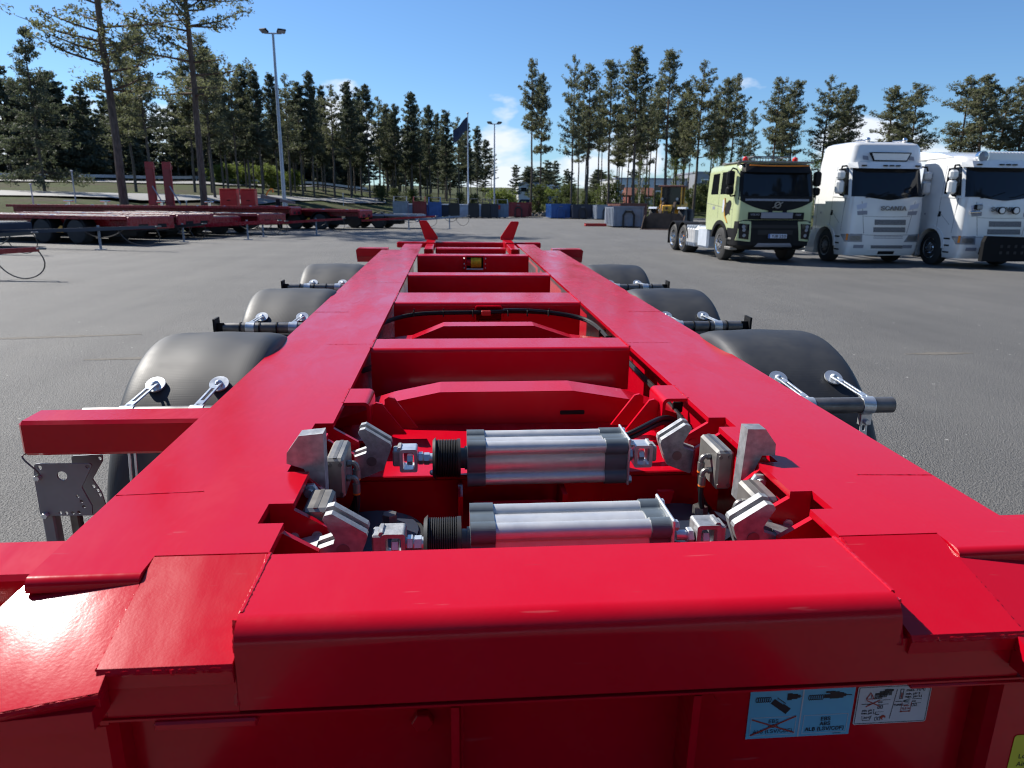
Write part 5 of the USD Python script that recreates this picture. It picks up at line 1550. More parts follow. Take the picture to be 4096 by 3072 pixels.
for w, sg in (('left', -1), ('right', 1)):
    obj('door_window', cabv.patch(w, quad((.52, 2.11), (1.62, 2.11), (1.62, 2.80), (.62, 2.80)), .006), M['glass'], V)
    obj('rear_window', cabv.patch(w, quad((1.82, 2.11), (2.48, 2.11), (2.44, 2.76), (1.86, 2.78)), .006), M['glass'], V)
    for a, b in (((.45, 1.05), (.42, 2.82)), ((1.70, 1.35), (1.70, 2.86))):
        obj('door_gap', cabv.patch(w, quad(a, (a[0] + .012, a[1]), (b[0] + .012, b[1]), b), .003, 2, 10, .006), M['seam'], V)
    obj('door_gap', cabv.patch(w, quad((.45, 1.62), (2.85, 1.82), (2.85, 1.834), (.45, 1.634)), .003, 10, 2, .006), M['seam'], V)
    obj('mirror', MB().box((sg * 1.40, .42, 2.58), (.24, .16, .44), .05), M['black'], V)
    obj('mirror', MB().box((sg * 1.40, .42, 2.20), (.24, .16, .24), .05), M['black'], V)
    obj('mirror_arm', MB().tube([(sg * 1.17, .50, 2.84), (sg * 1.36, .40, 2.88), (sg * 1.42, .42, 2.78)], .025, 6).tube([(sg * 1.22, .36, 2.06), (sg * 1.36, .40, 2.04), (sg * 1.40, .42, 2.12)], .03, 6), M['black'], V)
    ring = Point(1.42, .53).buffer(.76, 24).difference(Point(1.42, .53).buffer(.64, 24)).intersection(sbox(.5, .72, 2.5, 1.5))
    obj('wheel_arch', MB().prism(ring, 'x', sg * 1.15, sg * 1.28), M['black'], V)
    st_ = MB().b2((sg * 1.0, .42, .38), (sg * 1.25, .92, .48), .02).b2((sg * 1.0, .42, .70), (sg * 1.24, .86, .76), .01)
    obj('step', st_, M['alu_dull'], V)
    # tank with straps, tool box
    tk = obj('fuel_tank', MB().box((sg * .93, 4.37, .66), (.60, 1.25, .74), .14), M['alu'], V)
    for y in (3.98, 4.25, 4.52, 4.80):
        obj('tank_strap', MB().box((sg * .93, y, .66), (.615, .07, .755), .145), M['c_light'], tk)
    obj('tool_box', MB().box((sg * .95, 3.05, .66), (.58, 1.0, .72), .07), M['c_light'], V)
    for y in (5.27, 6.45):
        wheel(V, sg * 1.25, y, .515, .58, sg, 'chrome')
        ring = Point(y, .515).buffer(.63, 24).difference(Point(y, .515).buffer(.60, 24)).intersection(sbox(y - .7, .55, y + .7, 1.3))
        obj('mudguard', MB().prism(ring, 'x', sg * .68, sg * 1.26), M['black'], V)
    obj('mud_flap', MB().b2((sg * .68, 7.08, .25), (sg * 1.25, 7.1, .75)), M['black'], V)
    obj('side_marker', MB().box((sg * 1.265, 5.0, .62), (.02, .07, .05)), M['amber'], V)
    wheel(V, sg * 1.235, 1.42, .53, .36, sg, 'chrome')
# dented door: torn hole with bare metal and yellow bits
obj('torn_door_hole', cabv.patch('left', lambda s, t_: (.62 + .42 * s + .05 * np.sin(6 * t_), 1.46 + .42 * t_ + .04 * np.sin(5 * s)), .008, 8, 8), M['black'], V)
obj('torn_door_edge', MB().tube([(-1.262, 1.12, 1.98), (-1.275, 1.04, 1.80), (-1.262, 1.10, 1.62), (-1.275, 1.00, 1.42), (-1.265, .80, 1.22)], .02, 6), M['yellow'], V)
obj('bare_metal_dent', cabv.patch('left', lambda s, t_: (1.10 + .22 * s * (1 - abs(2 * t_ - 1) if False else 1) , 1.60 + .40 * t_ - .08 * s), .006, 5, 6), M['c_light'], V)
obj('door_lettering', cabv.patch('left', quad((2.0, 1.62), (2.22, 1.62), (2.22, 1.72), (2.0, 1.72)), .004, 4, 3), M['grey_bar'], V)
chassis(V, 7.2, (1.42, 5.27, 6.45))
fw = MB().lathe((0, 5.6, 1.0), (0, 5.6, 1.12), [(0, .5), (1, .48)], 24).b2((-.5, 4.0, .9), (.5, 6.6, .98))
obj('fifth_wheel', fw, M['black'], V)
obj('hose_tower', MB().b2((-.5, 3.1, .95), (.5, 3.3, 1.35)).tube([(-.5, 3.2, 1.3), (0, 3.4, 1.5), (.5, 3.2, 1.3)], .03), M['black'], V)
bt_ = M['steel_dark']
obj('roof_tray', MB().b2((-1.15, .55, 3.04), (1.15, 1.9, 3.08), .01).b2((-1.2, .35, 3.05), (1.2, .48, 3.10), .01), M['alu_dull'], V)
rk = MB()
for y in (.75, 1.4):
    rk.tube([(-.58, y, 3.25), (.58, y, 3.25)], .02, 6)
    for x in np.linspace(-.55, .55, 7):
        rk.tube([(x, y, 3.06), (x, y, 3.25)], .013, 5)
for x in (-.58, .58):
    rk.tube([(x, .75, 3.25), (x, 1.4, 3.25)], .02, 6)
obj('roof_rack', rk, bt_, V)
for x in (-.82, .80):
    bc = obj('beacon', MB().lathe((x, .8, 3.13), (x, .8, 3.25), [(0, .085), (.6, .085), (.9, .06), (1, .02)], 18), M['red_lamp'], V)
    obj('beacon_base', MB().cyl((x, .8, 3.06), (x, .8, 3.13), .075, n=16), M['black'], bc)
# ================================================================ wheel loader
Lw = thing('wheel_loader', 'yellow wheel loader with brown bucket lowered, behind the pale green truck', 'wheel loader', (15.1, 51.0, 0), -28)
bk = Polygon([(0, .02), (-.05, .55), (.25, 1.1), (.5, 1.22), (.55, 1.16), (.3, 1.0), (.08, .5), (.15, .1), (.95, .06), (.95, 0)])
b = MB()
sh = [(-1.5, .02), (-1.42, .80), (-1.0, 1.14), (.8, 1.14), (1.35, .86), (1.45, .02)]
b.prism(sh, 'y', .45, .52)
for x in (-1.48, 1.40):
    b.prism([(-.5, .02), (.5, .02), (.5, 1.0), (.2, .8)], 'x', x, x + .05)
b.b2((-1.5, -.5, .0), (1.45, .5, .04))
obj('bucket', b, M['rust'], Lw)
obj('bucket_lip', MB().b2((-1.52, -.62, .0), (1.47, -.5, .03)), M['wood'], Lw)
for s in (-1, 1):
    obj('lift_arm', MB().hull([(s * .42 + a, y, z) for a in (-.07, .07) for y, z in ((.5, .55), (.5, .8), (1.6, 1.9), (1.9, 1.95), (1.9, 1.6))]), M['rust'], Lw)
    for y in (1.6, 4.4):
        ty = obj('wheel', MB().lathe((s * .78, y, .72), (s * 1.32, y, .72), [(0, .4), (.05, .66), (.2, .72), (.8, .72), (.95, .66), (1, .4)], 28), M['tyre'], Lw)
        obj('rim', MB().lathe((s * .78, y, .72), (s * 1.30, y, .72), [(.9, .4), (.95, .38), (.8, .2), (.85, .01)], 20, False), M['yellow'], ty)
    obj('fender', MB().hull([(s * .75, y, z) for y, z in ((1.0, 1.45), (2.2, 1.45), (1.2, 1.58), (2.0, 1.58))] + [(s * 1.35, y, z) for y, z in ((1.0, 1.45), (2.2, 1.45), (1.2, 1.58), (2.0, 1.58))]), M['c_light'], Lw)
    obj('cab_pillar', MB().b2((s * .70, 2.35, 1.6), (s * .78, 2.45, 3.0)), M['yellow'], Lw)
    obj('cab_pillar', MB().b2((s * .70, 3.55, 1.6), (s * .78, 3.65, 3.0)), M['yellow'], Lw)
    obj('front_lamp', MB().lathe((s * .55, 1.95, 2.15), (s * .55, 1.85, 2.15), [(0, .05), (1, .1)], 12), M['lens'], Lw)
obj('engine_body', MB().b2((-.7, 3.6, .7), (.7, 5.6, 2.0), .12), M['yellow'], Lw)
obj('front_frame', MB().b2((-.35, 1.0, .6), (.35, 2.4, 1.7), .05), M['yellow'], Lw)
obj('cab_glass', MB().b2((-.69, 2.38, 1.75), (.69, 3.6, 2.98)), M['glass'], Lw)
obj('cab_base', MB().b2((-.78, 2.3, 1.35), (.78, 3.7, 1.75), .04), M['yellow'], Lw)
obj('cab_roof', MB().b2((-.95, 2.2, 3.0), (.95, 3.8, 3.13), .04), M['wood'], Lw)
obj('loader_linkage', MB().b2((-.12, .5, .7), (.12, 1.9, 1.3)).cyl((0, 1.8, 1.3), (0, .9, 1.5), .09), M['rust'], Lw)


# ================================================================ containers
def hook_box(x, y, w, d, h, mat_, label, group=None, rz=0.0, z=0.0, arch=True, name='container', taper=.0, uprights=False):
    """roll-off container: ribbed open box with a hook frame on its end"""
    t = thing(name, label, 'container', (x, y, z), rz, group)
    sh = Polygon([(-w / 2 + taper, .1), (w / 2 - taper, .1), (w / 2, h), (-w / 2, h)])
    m_ = MB().prism(sh, 'y', 0, .05).prism(sh, 'y', d - .05, d)
    for s in (-1, 1):
        m_.hull([(s * (w / 2 - taper), yy, .1) for yy in (.051, d - .051)] + [(s * (w / 2 - taper - .05), yy, .1) for yy in (.051, d - .051)] + [(s * w / 2, yy, h) for yy in (.051, d - .051)] + [(s * (w / 2 - .05), yy, h) for yy in (.051, d - .051)])
    m_.b2((-w / 2 + taper + .05, .051, .1), (w / 2 - taper - .05, d - .051, .16))
    obj('shell', m_, mat_, t)
    for i in range(int(d / .8)):
        for s in (-1, 1):
            obj('side_rib', MB().b2((s * (w / 2 - .01), .3 + i * .8, .15), (s * (w / 2 + .06), .4 + i * .8, h - .05)), mat_, t)
    for x_ in np.linspace(-w / 2 + .12, w / 2 - .12, 4 if uprights else 2):
        obj('end_rib', MB().b2((x_ - .05, -.06, .12), (x_ + .05, -.001, h - .04)), mat_, t)
    obj('top_rail', MB().b2((-w / 2 - .03, -.07, h), (w / 2 + .03, .06, h + .09)).b2((-w / 2 - .03, d - .06, h), (w / 2 + .03, d + .03, h + .09)), mat_, t)
    if arch:
        fr = Polygon([(-.48, .0), (-.48, .95), (-.28, 1.28), (.28, 1.28), (.48, .95), (.48, 0)])
        fr = fr.difference(Polygon([(-.34, -.1), (-.34, .9), (-.2, 1.12), (.2, 1.12), (.34, .9), (.34, -.1)]))
        obj('hook_frame', MB().prism(fr, 'y', -.14, -.071), M['c_black'] if mat_ is not M['c_blue'] else mat_, t)
        obj('hook_bar', MB().cyl((-.2, -.16, h * .86), (.2, -.16, h * .86), .04, n=10), M['alu_dull'], t)
    if uprights:
        for s in (-1, 1):
            obj('hook_upright', MB().hull([(s * (w / 2 - .08) + a, b_, c) for a in (-.05, .05) for b_, c in ((.0, h), (.12, h), (.62, h + .62), (.74, h + .62))]), mat_, t)
        obj('hook_bar', MB().cyl((-w / 2 + .1, .66, h + .58), (w / 2 - .1, .66, h + .58), .035, n=10), M['alu_dull'], t)
    obj('runner', MB().b2((-.4, .02, 0), (-.28, d - .02, .1)).b2((.28, .02, 0), (.4, d - .02, .1)), M['black'], t)
    return t


G = 'upright skips in the row left of the yard end'
for x, y, w, h, m_, lab in ((-5.6, 81.5, 1.55, 1.75, 'c_grey', 'grey ribbed skip with hook uprights, leftmost of the far row'), (-3.55, 82.5, 1.45, 1.75, 'c_red', 'dark red ribbed skip with hook uprights in the far row'), (-1.85, 83, 1.45, 1.7, 'c_blue', 'bright blue ribbed skip with hook uprights in the far row'),
                            (.35, 84, 1.15, 1.6, 'c_black', 'black skip just right of the blue skip in the far row'), (2.62, 84.6, 1.15, 1.6, 'c_black', 'black skip at the foot of the flagpole'), (4.05, 85.0, .95, 1.58, 'c_black', 'narrow black skip just right of the flagpole foot'),
                            (5.02, 85.2, .9, 1.55, 'c_navy', 'navy skip between the black and slate blue skips'), (6.05, 85.8, 1.35, 1.55, 'c_steel', 'slate blue skip with a red sign next to the dark red container')):
    hook_box(x, y, w, 2.4, h, M[m_], lab, None, arch=False, uprights=True, name='skip')
for x, y, w, m_, lab in ((-4.6, 88, 1.6, 'c_steel', 'low slate container behind the grey and red skips'), (-2.4, 88.5, 1.6, 'c_blue', 'low blue container behind the red and blue skips'), (-.5, 89, 1.9, 'c_navy', 'low dark container right of the blue skip, white cover on top'), (1.6, 89, 1.7, 'c_light', 'low light grey container between two black skips'), (3.4, 89.5, 1.2, 'c_light', 'low pale container right of the flagpole foot')):
    t = hook_box(x, y, w, 2.6, 1.35, M[m_], lab, None, arch=False, name='low_container')
    obj('white_cover', MB().b2((-w / 2 - .3, -.1, 1.45), (w / 2 + .3, 2.7, 1.56), .03), M['c_light'], t)
obj('red_sign', MB().box((-.45, -.1, 1.25), (.3, .03, .45)), M['red_bright'], stage.GetPrimAtPath('/World/skip_007'))
hook_box(8.3, 90, 2.4, 4.5, 1.75, M['c_red'], 'dark red roll-off container ending the left row', None, rz=-12)
hook_box(12.9, 85.5, 2.3, 5, 1.62, M['c_blue'], 'blue roll-off container in the right row', None)
hook_box(15.25, 84.0, 2.3, 5, 1.58, M['c_navy'], 'navy roll-off container between the blue and grey ones', None)
hook_box(17.55, 81.5, 2.3, 5, 1.55, M['c_grey'], 'grey roll-off container right of the navy one', None)
hook_box(13.55, 55.0, 2.35, 4.6, 1.5, M['c_grey'], 'light grey container with black hook frame left of the loader bucket', None, rz=-4)
hook_box(17.2, 68.0, 2.6, 5.5, 1.75, M['wood'], 'brownish container behind the light grey one', None, arch=False)
rf = thing('red_ramp', 'flat red steel ramp lying on the asphalt by the light grey container', 'ramp', (11.6, 58.0, 0))
obj('plate', MB().b2((-.85, -.3, .04), (.85, .3, .16), .02), M['red_bright'], rf)
for s in (-1, 1):
    obj('rail', MB().b2((-.85, s * .27, 0), (.85, s * .33, .22)), M['red_bright'], rf)


# ================================================================ poles and flag
def mast(x, y, h, label, r=.14, heads=2, rz=0.0):
    z0 = float(terr(x, y))
    t = thing('light_mast', label, 'light mast', (x, y, z0), rz)
    obj('pole', MB().lathe((0, 0, -.1), (0, 0, h), [(0, r), (.02, r), (1, r * .55)], 16), M['pole'], t)
    obj('base_plate', MB().b2((-.3, -.3, -.1), (.3, .3, .03), .02), M['pole'], t)
    obj('cross_arm', MB().cyl((-.62, 0, h), (.62, 0, h), .05, n=10), M['pole'], t)
    for s in ((-1, 1) if heads == 2 else (1,)):
        c = np.array([s * .62, -.05, h + .16])
        R3 = rotz(s * .5) @ np.array([[1, 0, 0], [0, math.cos(-.5), -math.sin(-.5)], [0, math.sin(-.5), math.cos(-.5)]])
        hd = obj('floodlight', MB().box(c, (.62, .42, .14), .04, R3), M['black'], t)
        obj('floodlight_glass', MB().box(c + R3 @ np.array([0, 0, -.075]), (.52, .34, .012), 0, R3), M['lens'], hd)
        obj('floodlight_bracket', MB().cyl((s * .60, 0, h), c - R3 @ np.array([0, 0, .05]), .03, n=8), M['pole'], hd)
    return t


mast(-12.85, 58, 13.65 - float(terr(-12.85, 58)), 'tall grey light mast with two floodlights standing among the parked red trailers', .16)
mast(5.6, 95, 11.4 - float(terr(5.6, 95)), 'smaller light mast with two lamps right of the flagpole', .13)
z_ = float(terr(54.5, 70))
lm = thing('street_lamp', 'slanting-looking grey lamp post with single arm above the right-hand truck', 'street lamp', (54.5, 70, z_))
obj('pole', MB().lathe((0, 0, -.1), (0, 0, 11.0 - z_), [(0, .11), (1, .06)], 12), M['pole'], lm)
obj('arm', MB().cyl((-.9, 0, 10.98 - z_), (.5, 0, 11.0 - z_), .045, n=8), M['pole'], lm)
obj('lamp_head', MB().b2((-1.4, -.14, 10.93 - z_), (-.8, .14, 11.05 - z_), .04), M['pole'], lm)
fp = thing('flagpole', 'white flagpole with a dark drooping flag behind the skips', 'flagpole', (2.15, 92, 0))
obj('pole', MB().lathe((0, 0, -.1), (0, 0, 12.2), [(0, .12), (1, .05)], 16), M['c_light'], fp)
obj('finial', MB().ball((0, 0, 12.28), .13, 2), M['c_light'], fp)
us, vs = np.linspace(0, 1, 18), np.linspace(0, 1, 14)
U_, V_ = np.meshgrid(us, vs, indexing='ij')
fx = -.05 - U_ * 1.75
fy = .16 * np.sin(U_ * 9 + V_ * 2) * U_ + .10 * np.sin(V_ * 7) * U_
fz = 11.9 - V_ * 1.5 - U_ ** .9 * 1.65 + .12 * np.sin(U_ * 7)
P_ = np.stack([fx, fy, fz], -1).reshape(-1, 3)
i_, j_ = np.meshgrid(np.arange(17), np.arange(13), indexing='ij'); a_ = (i_ * 14 + j_).ravel()
f_1 = np.r_[np.c_[a_, a_ + 1, a_ + 15], np.c_[a_, a_ + 15, a_ + 14]]
fl = MB().add(np.r_[P_, P_ + (0, .012, 0)], np.r_[f_1, f_1[:, ::-1] + len(P_)]); fl.curved = True
M['flag'] = mat('dark_blue_flag', (.018, .025, .055), .8)
obj('flag', fl, M['flag'], fp)


# ================================================================ parked flat trailers at the left
def flat_trailer(label, end, d, length, bar=4.0, deck=1.12, col='red_far', top='wood', axles=2, z=0.0, tip_z=.9, wheels=True, width=2.45, legs=True, group=None):
    """end: middle of its front edge; d: direction (x,y) to its rear; the drawbar points the other way"""
    a = math.degrees(math.atan2(-d[1], -d[0]))
    t = thing('flat_trailer', label, 'trailer', (end[0], end[1], z), a, group)      # local +x points forward along the drawbar
    w = width / 2
    obj('deck', MB().b2((-length, -w + .08, deck - .05), (0, w - .08, deck), .006), M[top], t)
    for s in (-1, 1):
        obj('side_rail', MB().b2((-length, s * w, deck - .13), (.02, s * (w - .075), deck + .02), .01), M[col], t)
        obj('chassis_beam', MB().b2((-length, s * .42, deck - .42), (.05, s * .56, deck - .06)), M[col], t)
    for i in range(int(length / 1.6)):
        obj('deck_ring', MB().lathe((-.8 - i * 1.6, -w + .3, deck), (-.8 - i * 1.6, -w + .3, deck + .035), [(0, .12), (.6, .11), (1, .06)], 14), M['chrome'], t)
    for i in range(int(length / 2.2)):
        obj('cross_bearer', MB().b2((-1 - i * 2.2, -w + .1, deck - .17), (-.88 - i * 2.2, w - .1, deck - .06)), M[col], t)
    if top == 'wood':
        for k in range(3):
            yy = -w + .25 + k * (2 * w - .5) / 2
            obj('lashing_rail', MB().cyl((-length + .1, yy, deck + .012), (-.1, yy, deck + .002), .006, n=8), M['pole'], t)
    obj('front_beam', MB().b2((.021, -w, deck - .50), (.16, w, deck - .02), .03), M[col], t)
    for s in (-1, 1):
        obj('front_recess', MB().b2((.16, s * .5 - .25, deck - .45), (.166, s * .5 + .25, deck - .3)), M['black'], t)
    if wheels:
        for k in range(axles):
            x = -2.6 - k * 1.75
            for s in (-1, 1):
                c0, c1 = (x, s * (w - .55), .5), (x, s * (w - .03), .5)
                ty = obj('wheel', MB().lathe(c0, c1, [(0, .3), (.03, .46), (.15, .5), (.85, .5), (.97, .46), (1, .31)], 28), M['tyre'], t)
                obj('rim', MB().lathe(c0, c1, [(1.0, .31), (.95, .29), (.7, .26), (.65, .18), (.85, .14), (.95, .10), (.95, .001)], 24, False), M['c_grey'], ty)
                ring = Point(x, .5).buffer(.62, 20).difference(Point(x, .5).buffer(.59, 20)).intersection(sbox(x - .7, .62, x + .7, 1.2))
                obj('mudguard', MB().prism(ring, 'y', s * (w - .56), s * w), M['black'], t)
        for s in (-1, 1):
            obj('wheel_chock', MB().prism([(-3.7, .45), (-3.35, .72), (-3.25, .72), (-3.25, .45)], 'y', s * (w - .06), s * (w - .02)), M['yellow'], t)
        obj('under_box', MB().b2((-length + .5, -.9, .35), (-length + 2.2, .9, .85), .05), M['black'], t)
        obj('running_gear', MB().b2((-5.6, -.55, .28), (-1.2, .55, .72), .05), M['dark'], t)
    if bar:
        obj('drawbar', MB().hull([(0, s * .5 + q, z_) for s in (-1, 1) for q in (-.06, .06) for z_ in (.48, .62)] + [(bar * .55, q, z_) for q in (-.1, .1) for z_ in (tip_z - .22, tip_z - .08)]) if False else
            MB().hull([(0, -.55, .5), (0, -.42, .5), (0, -.55, .64), (0, -.42, .64), (bar * .6, -.05, tip_z - .2), (bar * .6, .03, tip_z - .2), (bar * .6, -.05, tip_z - .08), (bar * .6, .03, tip_z - .08)]).hull(
                [(0, .55, .5), (0, .42, .5), (0, .55, .64), (0, .42, .64), (bar * .6, .05, tip_z - .2), (bar * .6, -.03, tip_z - .2), (bar * .6, .05, tip_z - .08), (bar * .6, -.03, tip_z - .08)]).hull(
                [(bar * .55, q, z_) for q in (-.07, .07) for z_ in (tip_z - .22, tip_z - .08)] + [(bar, q, z_) for q in (-.045, .045) for z_ in (tip_z - .07, tip_z + .03)]), M[col], t)
        th = np.linspace(0, 2 * math.pi, 17)
        obj('coupling_eye', MB().tube(np.c_[bar + .08 + .08 * np.cos(th), .08 * np.sin(th), np.full(17, tip_z)], .025, 6), M['steel_dark'], t)
        if legs:
            obj('support_leg', MB().cyl((bar * .62, .10, 0.02), (bar * .62, .10, tip_z), .045, n=10).b2((bar * .62 - .14, -.04, 0), (bar * .62 + .14, .24, .025)), M['c_grey'], t)
        obj('air_hose', MB().tube(smoothpath([(bar * .75, .02, tip_z - .02), (bar * .78, .05, tip_z - .4), (bar * .9, .06, tip_z - .68), (bar * 1.0, .06, tip_z - .5), (bar * .98, .02, tip_z + .02)], 20), .014, 6), M['cable'], t)
        obj('air_hose', MB().tube(smoothpath([(bar * .5, .06, tip_z - .05), (bar * .55, .1, tip_z - .3), (bar * .66, .08, tip_z - .42), (bar * .8, .05, tip_z - .06)], 18), .018, 6), M['cable'], t)
    return t


flat_trailer('red flat trailer with shining plank deck and red end face, nearest of the parked trailers', (-12.3, 30.9), (-.93, .36), 9.5, 0, 1.12)
flat_trailer('black drawbar trailer at the left edge, its drawbar crossing the red end face', (-16.6, 28.4), (-.96, .26), 6, 6.4, .92, 'c_navy', 'c_black', tip_z=.86)
flat_trailer('black checker-plate trailer nearest the camera at the left edge', (-17.6, 25.6), (-.97, .22), 5, 4.2, .82, 'c_black', 'c_black', tip_z=.72)
flat_trailer('red drawbar poking in low at the far left edge of the yard', (-13.6, 17.4), (-.99, .1), 4, 4.4, .75, 'red_far', 'wood', tip_z=.70, legs=False)
flat_trailer('second red flat trailer with its long drawbar on a leg, behind the nearest one', (-12.2, 35.8), (-.93, .36), 9.5, 4.6, 1.12)
flat_trailer('low black frame trailer squeezed between the two nearest red flat trailers', (-13.4, 33.2), (-.93, .36), 9, 3.0, .95, 'c_black', 'c_black', tip_z=.8)
flat_trailer('low dark red frame trailer between the second and third red flat trailers', (-11.6, 38.3), (-.93, .36), 9, 3.6, .98, 'red_far', 'c_black', tip_z=.8)
flat_trailer('third red flat trailer with drawbar, in the middle of the parked row', (-9.8, 40.6), (-.93, .36), 10, 4.4, 1.10)
T4_ = flat_trailer('red trailer with sloped gooseneck frame and two big wheels, rightmost of the parked row', (-5.7, 48.6), (-.97, .22), 8.5, 4.8, 1.25, top='red_far')
obj('gooseneck', MB().hull([(-8.4, s * .9, z_) for s in (-1, 1) for z_ in (1.2, 1.45)] + [(-6.2, s * .9, z_) for s in (-1, 1) for z_ in (1.0, 1.45)] + [(-5.2, s * .9, z_) for s in (-1, 1) for z_ in (1.2, 1.28)]), M['red_far'], T4_)
flat_trailer('dark grey trailer with slanted frame behind the rightmost red trailer', (-2.2, 51.0), (-.97, .22), 4.5, 3.4, .95, 'c_grey', 'c_black', tip_z=.9)
LT = flat_trailer('long red low loader with two upright ramps along the back of the row', (-9.9, 47.2), (-.995, .05), 17, 0, 1.42, top='red_far', wheels=False, z=.0)
for k, x in enumerate((-8.7, -7.65)):
    rp = MB().b2((x - .28, -.02, 1.43), (x + .24, .10, 4.05)).hull([(x - .28, y, z_) for y, z_ in ((-.02, 4.0), (.1, 4.0), (.25, 3.62), (.3, 3.62))] + [(x + .24, y, z_) for y, z_ in ((-.02, 4.0), (.1, 4.0), (.25, 3.62), (.3, 3.62))])
    r_ = obj('upright_ramp', rp, M['red_far'], LT)
    obj('ramp_grating', MB().b2((x - .22, -.05, 1.5), (x + .18, -.021, 3.6)), M['c_red'], r_)
    obj('ramp_strut', MB().tube([(x + .1, -.1, 2.6), (x + .75, -.3, 1.5)], .04, 6), M['c_grey'], r_)
for k, x in enumerate((-11.2, -7.8, -4.9, -13.4)):
    obj('deck_lamp', MB().cyl((x, -.9, 1.43), (x, -.9, 1.6), .08, n=10).box((x, -.9, 1.66), (.5, .3, .09), .03), M['chrome'], LT)
for x, w_, lab in ((-14.7, 1.1, 'left one of two bright red tool cabinets standing behind the parked trailers'), (-13.45, .95, 'right one of two bright red tool cabinets standing behind the parked trailers')):
    cb = thing('tool_cabinet', lab, 'cabinet', (x, 50.0, .55))
    obj('body', MB().b2((-w_ / 2, 0, .6), (w_ / 2, .7, 1.92), .04), M['red_bright'], cb)
    obj('lid', MB().b2((-w_ / 2 - .02, -.03, 1.921), (w_ / 2 + .02, .72, 1.98), .02), M['red_bright'], cb)
    obj('stand', MB().b2((-w_ / 2 + .1, .1, -.55), (-w_ / 2 + .2, .6, .6)).b2((w_ / 2 - .2, .1, -.55), (w_ / 2 - .1, .6, .6)), M['black'], cb)
    obj('handle', MB().b2((-.12, -.03, 1.2), (.12, -.001, 1.25)), M['black'], cb)
cr = thing('loading_crane', 'folded dark crane with orange hook by the red tool cabinets', 'crane', (-11.6, 50.5, 1.2))
obj('mast', MB().b2((-.15, -.1, -1.2), (.15, .2, .7), .03), M['black'], cr)
obj('boom', MB().hull([(-1.1, y, z_) for y in (-.1, .1) for z_ in (.75, 1.0)] + [(1.1, y, z_) for y in (-.08, .08) for z_ in (.35, .5)]), M['steel_dark'], cr)
obj('hook', MB().tube(smoothpath([(-.6, 0, .75), (-.55, 0, 1.25), (-.35, 0, 1.35), (-.3, 0, 1.1)], 12), .05, 6), M['amber'], cr)

# ================================================================ far buildings and signs
def building(label, x, y, w, d, h, wall_m, name='warehouse', win=6, roof_h=0.0, door=True):
    z0 = float(terr(x, y)) - .3
    t = thing(name, label, 'building', (x, y, z0))
    obj('wall', MB().b2((-w / 2, 0, 0), (w / 2, d, h)), wall_m, t)
    if roof_h:
        obj('roof', MB().hull([(-w / 2 - .3, -.3, h), (w / 2 + .3, -.3, h), (-w / 2 - .3, d + .3, h), (w / 2 + .3, d + .3, h), (-w / 2 - .3, d / 2, h + roof_h), (w / 2 + .3, d / 2, h + roof_h)]), M['roof_tile'], t)
    else:
        obj('roof', MB().b2((-w / 2 - .15, -.15, h), (w / 2 + .15, d + .15, h + .35)), M['grey_bar'], t)
    for i in range(win):
        cx = -w / 2 + (i + .5) * w / win
        f_ = obj('window', MB().b2((cx - w / win * .3, -.06, h * .5), (cx + w / win * .3, -.002, h * .8)), M['white'], t)
        obj('pane', MB().b2((cx - w / win * .26, -.075, h * .53), (cx + w / win * .26, -.061, h * .77)), M['glass'], f_)
    if door:
        obj('door', MB().b2((w * .3 - 1.2, -.07, 0), (w * .3 + 1.2, -.003, min(3.0, h * .7))), M['c_grey'], t)
    return t


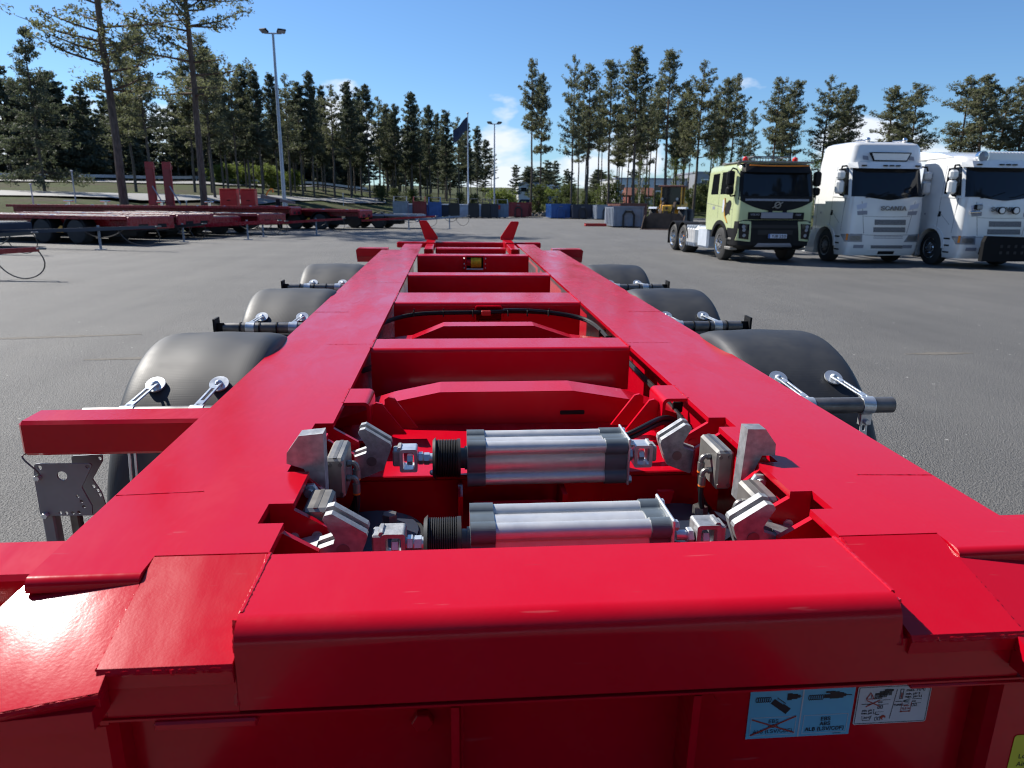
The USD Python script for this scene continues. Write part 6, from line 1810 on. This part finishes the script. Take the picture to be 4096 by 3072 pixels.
M['roof_tile'] = mat('orange_roof_tile', (.15, .05, .032), .8, var=.2)
M['wall_grey'] = mat('grey_wall_panel', (.20, .21, .23), .6, var=.1, vscale=.6)
M['wall_light'] = mat('pale_wall_panel', (.45, .46, .47), .6, var=.08, vscale=.5)
M['wall_red'] = mat('falu_red_wall', (.13, .022, .016), .85, var=.2, vscale=3)
building('pale grey industrial hall with flat roof glimpsed behind the slim pines', 56.0, 190, 26, 20, 6.0, M['wall_light'], win=8)
building('dark grey flat-roofed hall behind the wheel loader', 74, 182, 24, 18, 7.4, M['wall_grey'], win=5)
building('small falu red cottage with orange tiled roof among the pines', 39.5, 150, 5.5, 5, 2.2, M['wall_red'], 'cottage', 2, 1.6)
building('white and blue shop hall far off beside the olive bush', 29.0, 240, 14, 10, 5.4, M['wall_light'], 'shop', 4)
sg = thing('road_sign', 'small blue road sign on posts beyond the blue container', 'sign', (15.6, 112, float(terr(15.6, 112))))
obj('board', MB().b2((-.75, 0, 1.2), (.75, .05, 2.1)), M['c_blue'], sg)
for s in (-1, 1):
    obj('post', MB().cyl((s * .5, .08, 0), (s * .5, .08, 2.1), .04, n=8), M['pole'], sg)
for i, (x, y, m_, lab) in enumerate(((13.1, 126, 'red_bright', 'tiny red car on the distant road right of the olive bush'), (56.0, 118, 'c_light', 'silver car parked behind the wheel loader'), (50.5, 112, 'c_light', 'silver car half hidden behind the pale green truck cab'))):
    z0 = float(terr(x, y))
    t = thing('parked_car', lab, 'car', (x, y, z0))
    obj('body', MB().hull([(a, b_, c) for b_ in (-.85, .85) for a, c in ((-2.1, .3), (2.1, .3), (2.15, .75), (-2.1, .85), (-2.0, .9), (1.9, .85))]), M[m_], t)
    obj('cabin', MB().hull([(a, b_, c) for b_ in (-.75, .75) for a, c in ((-1.7, .86), (1.0, .86))] + [(a, b_, 1.42) for b_ in (-.6, .6) for a in (-1.2, .4)]), M['glass'], t)
    for a in (-1.3, 1.3):
        for s in (-1, 1):
            obj('wheel', MB().cyl((a, s * .65, .32), (a, s * .88, .32), .32, n=18), M['tyre'], t)
# wood on the far side of the yard behind the camera, mirrored in the windscreens
rt2 = np.random.default_rng(9)
for i in range(64):
    a = 100 + i * 160 / 63 + rt2.uniform(-1.5, 1.5)
    d = rt2.uniform(25, 42)
    DENSE[i % 3].put(d * math.sin(a * D2R), d * math.cos(a * D2R), rt2.uniform(17, 22), 'dark conifer of the wood behind the camera, seen mirrored in the windscreens', 'wood mirrored in the windscreens', rz=i * 41.0, wide=1.35, z=0.0)
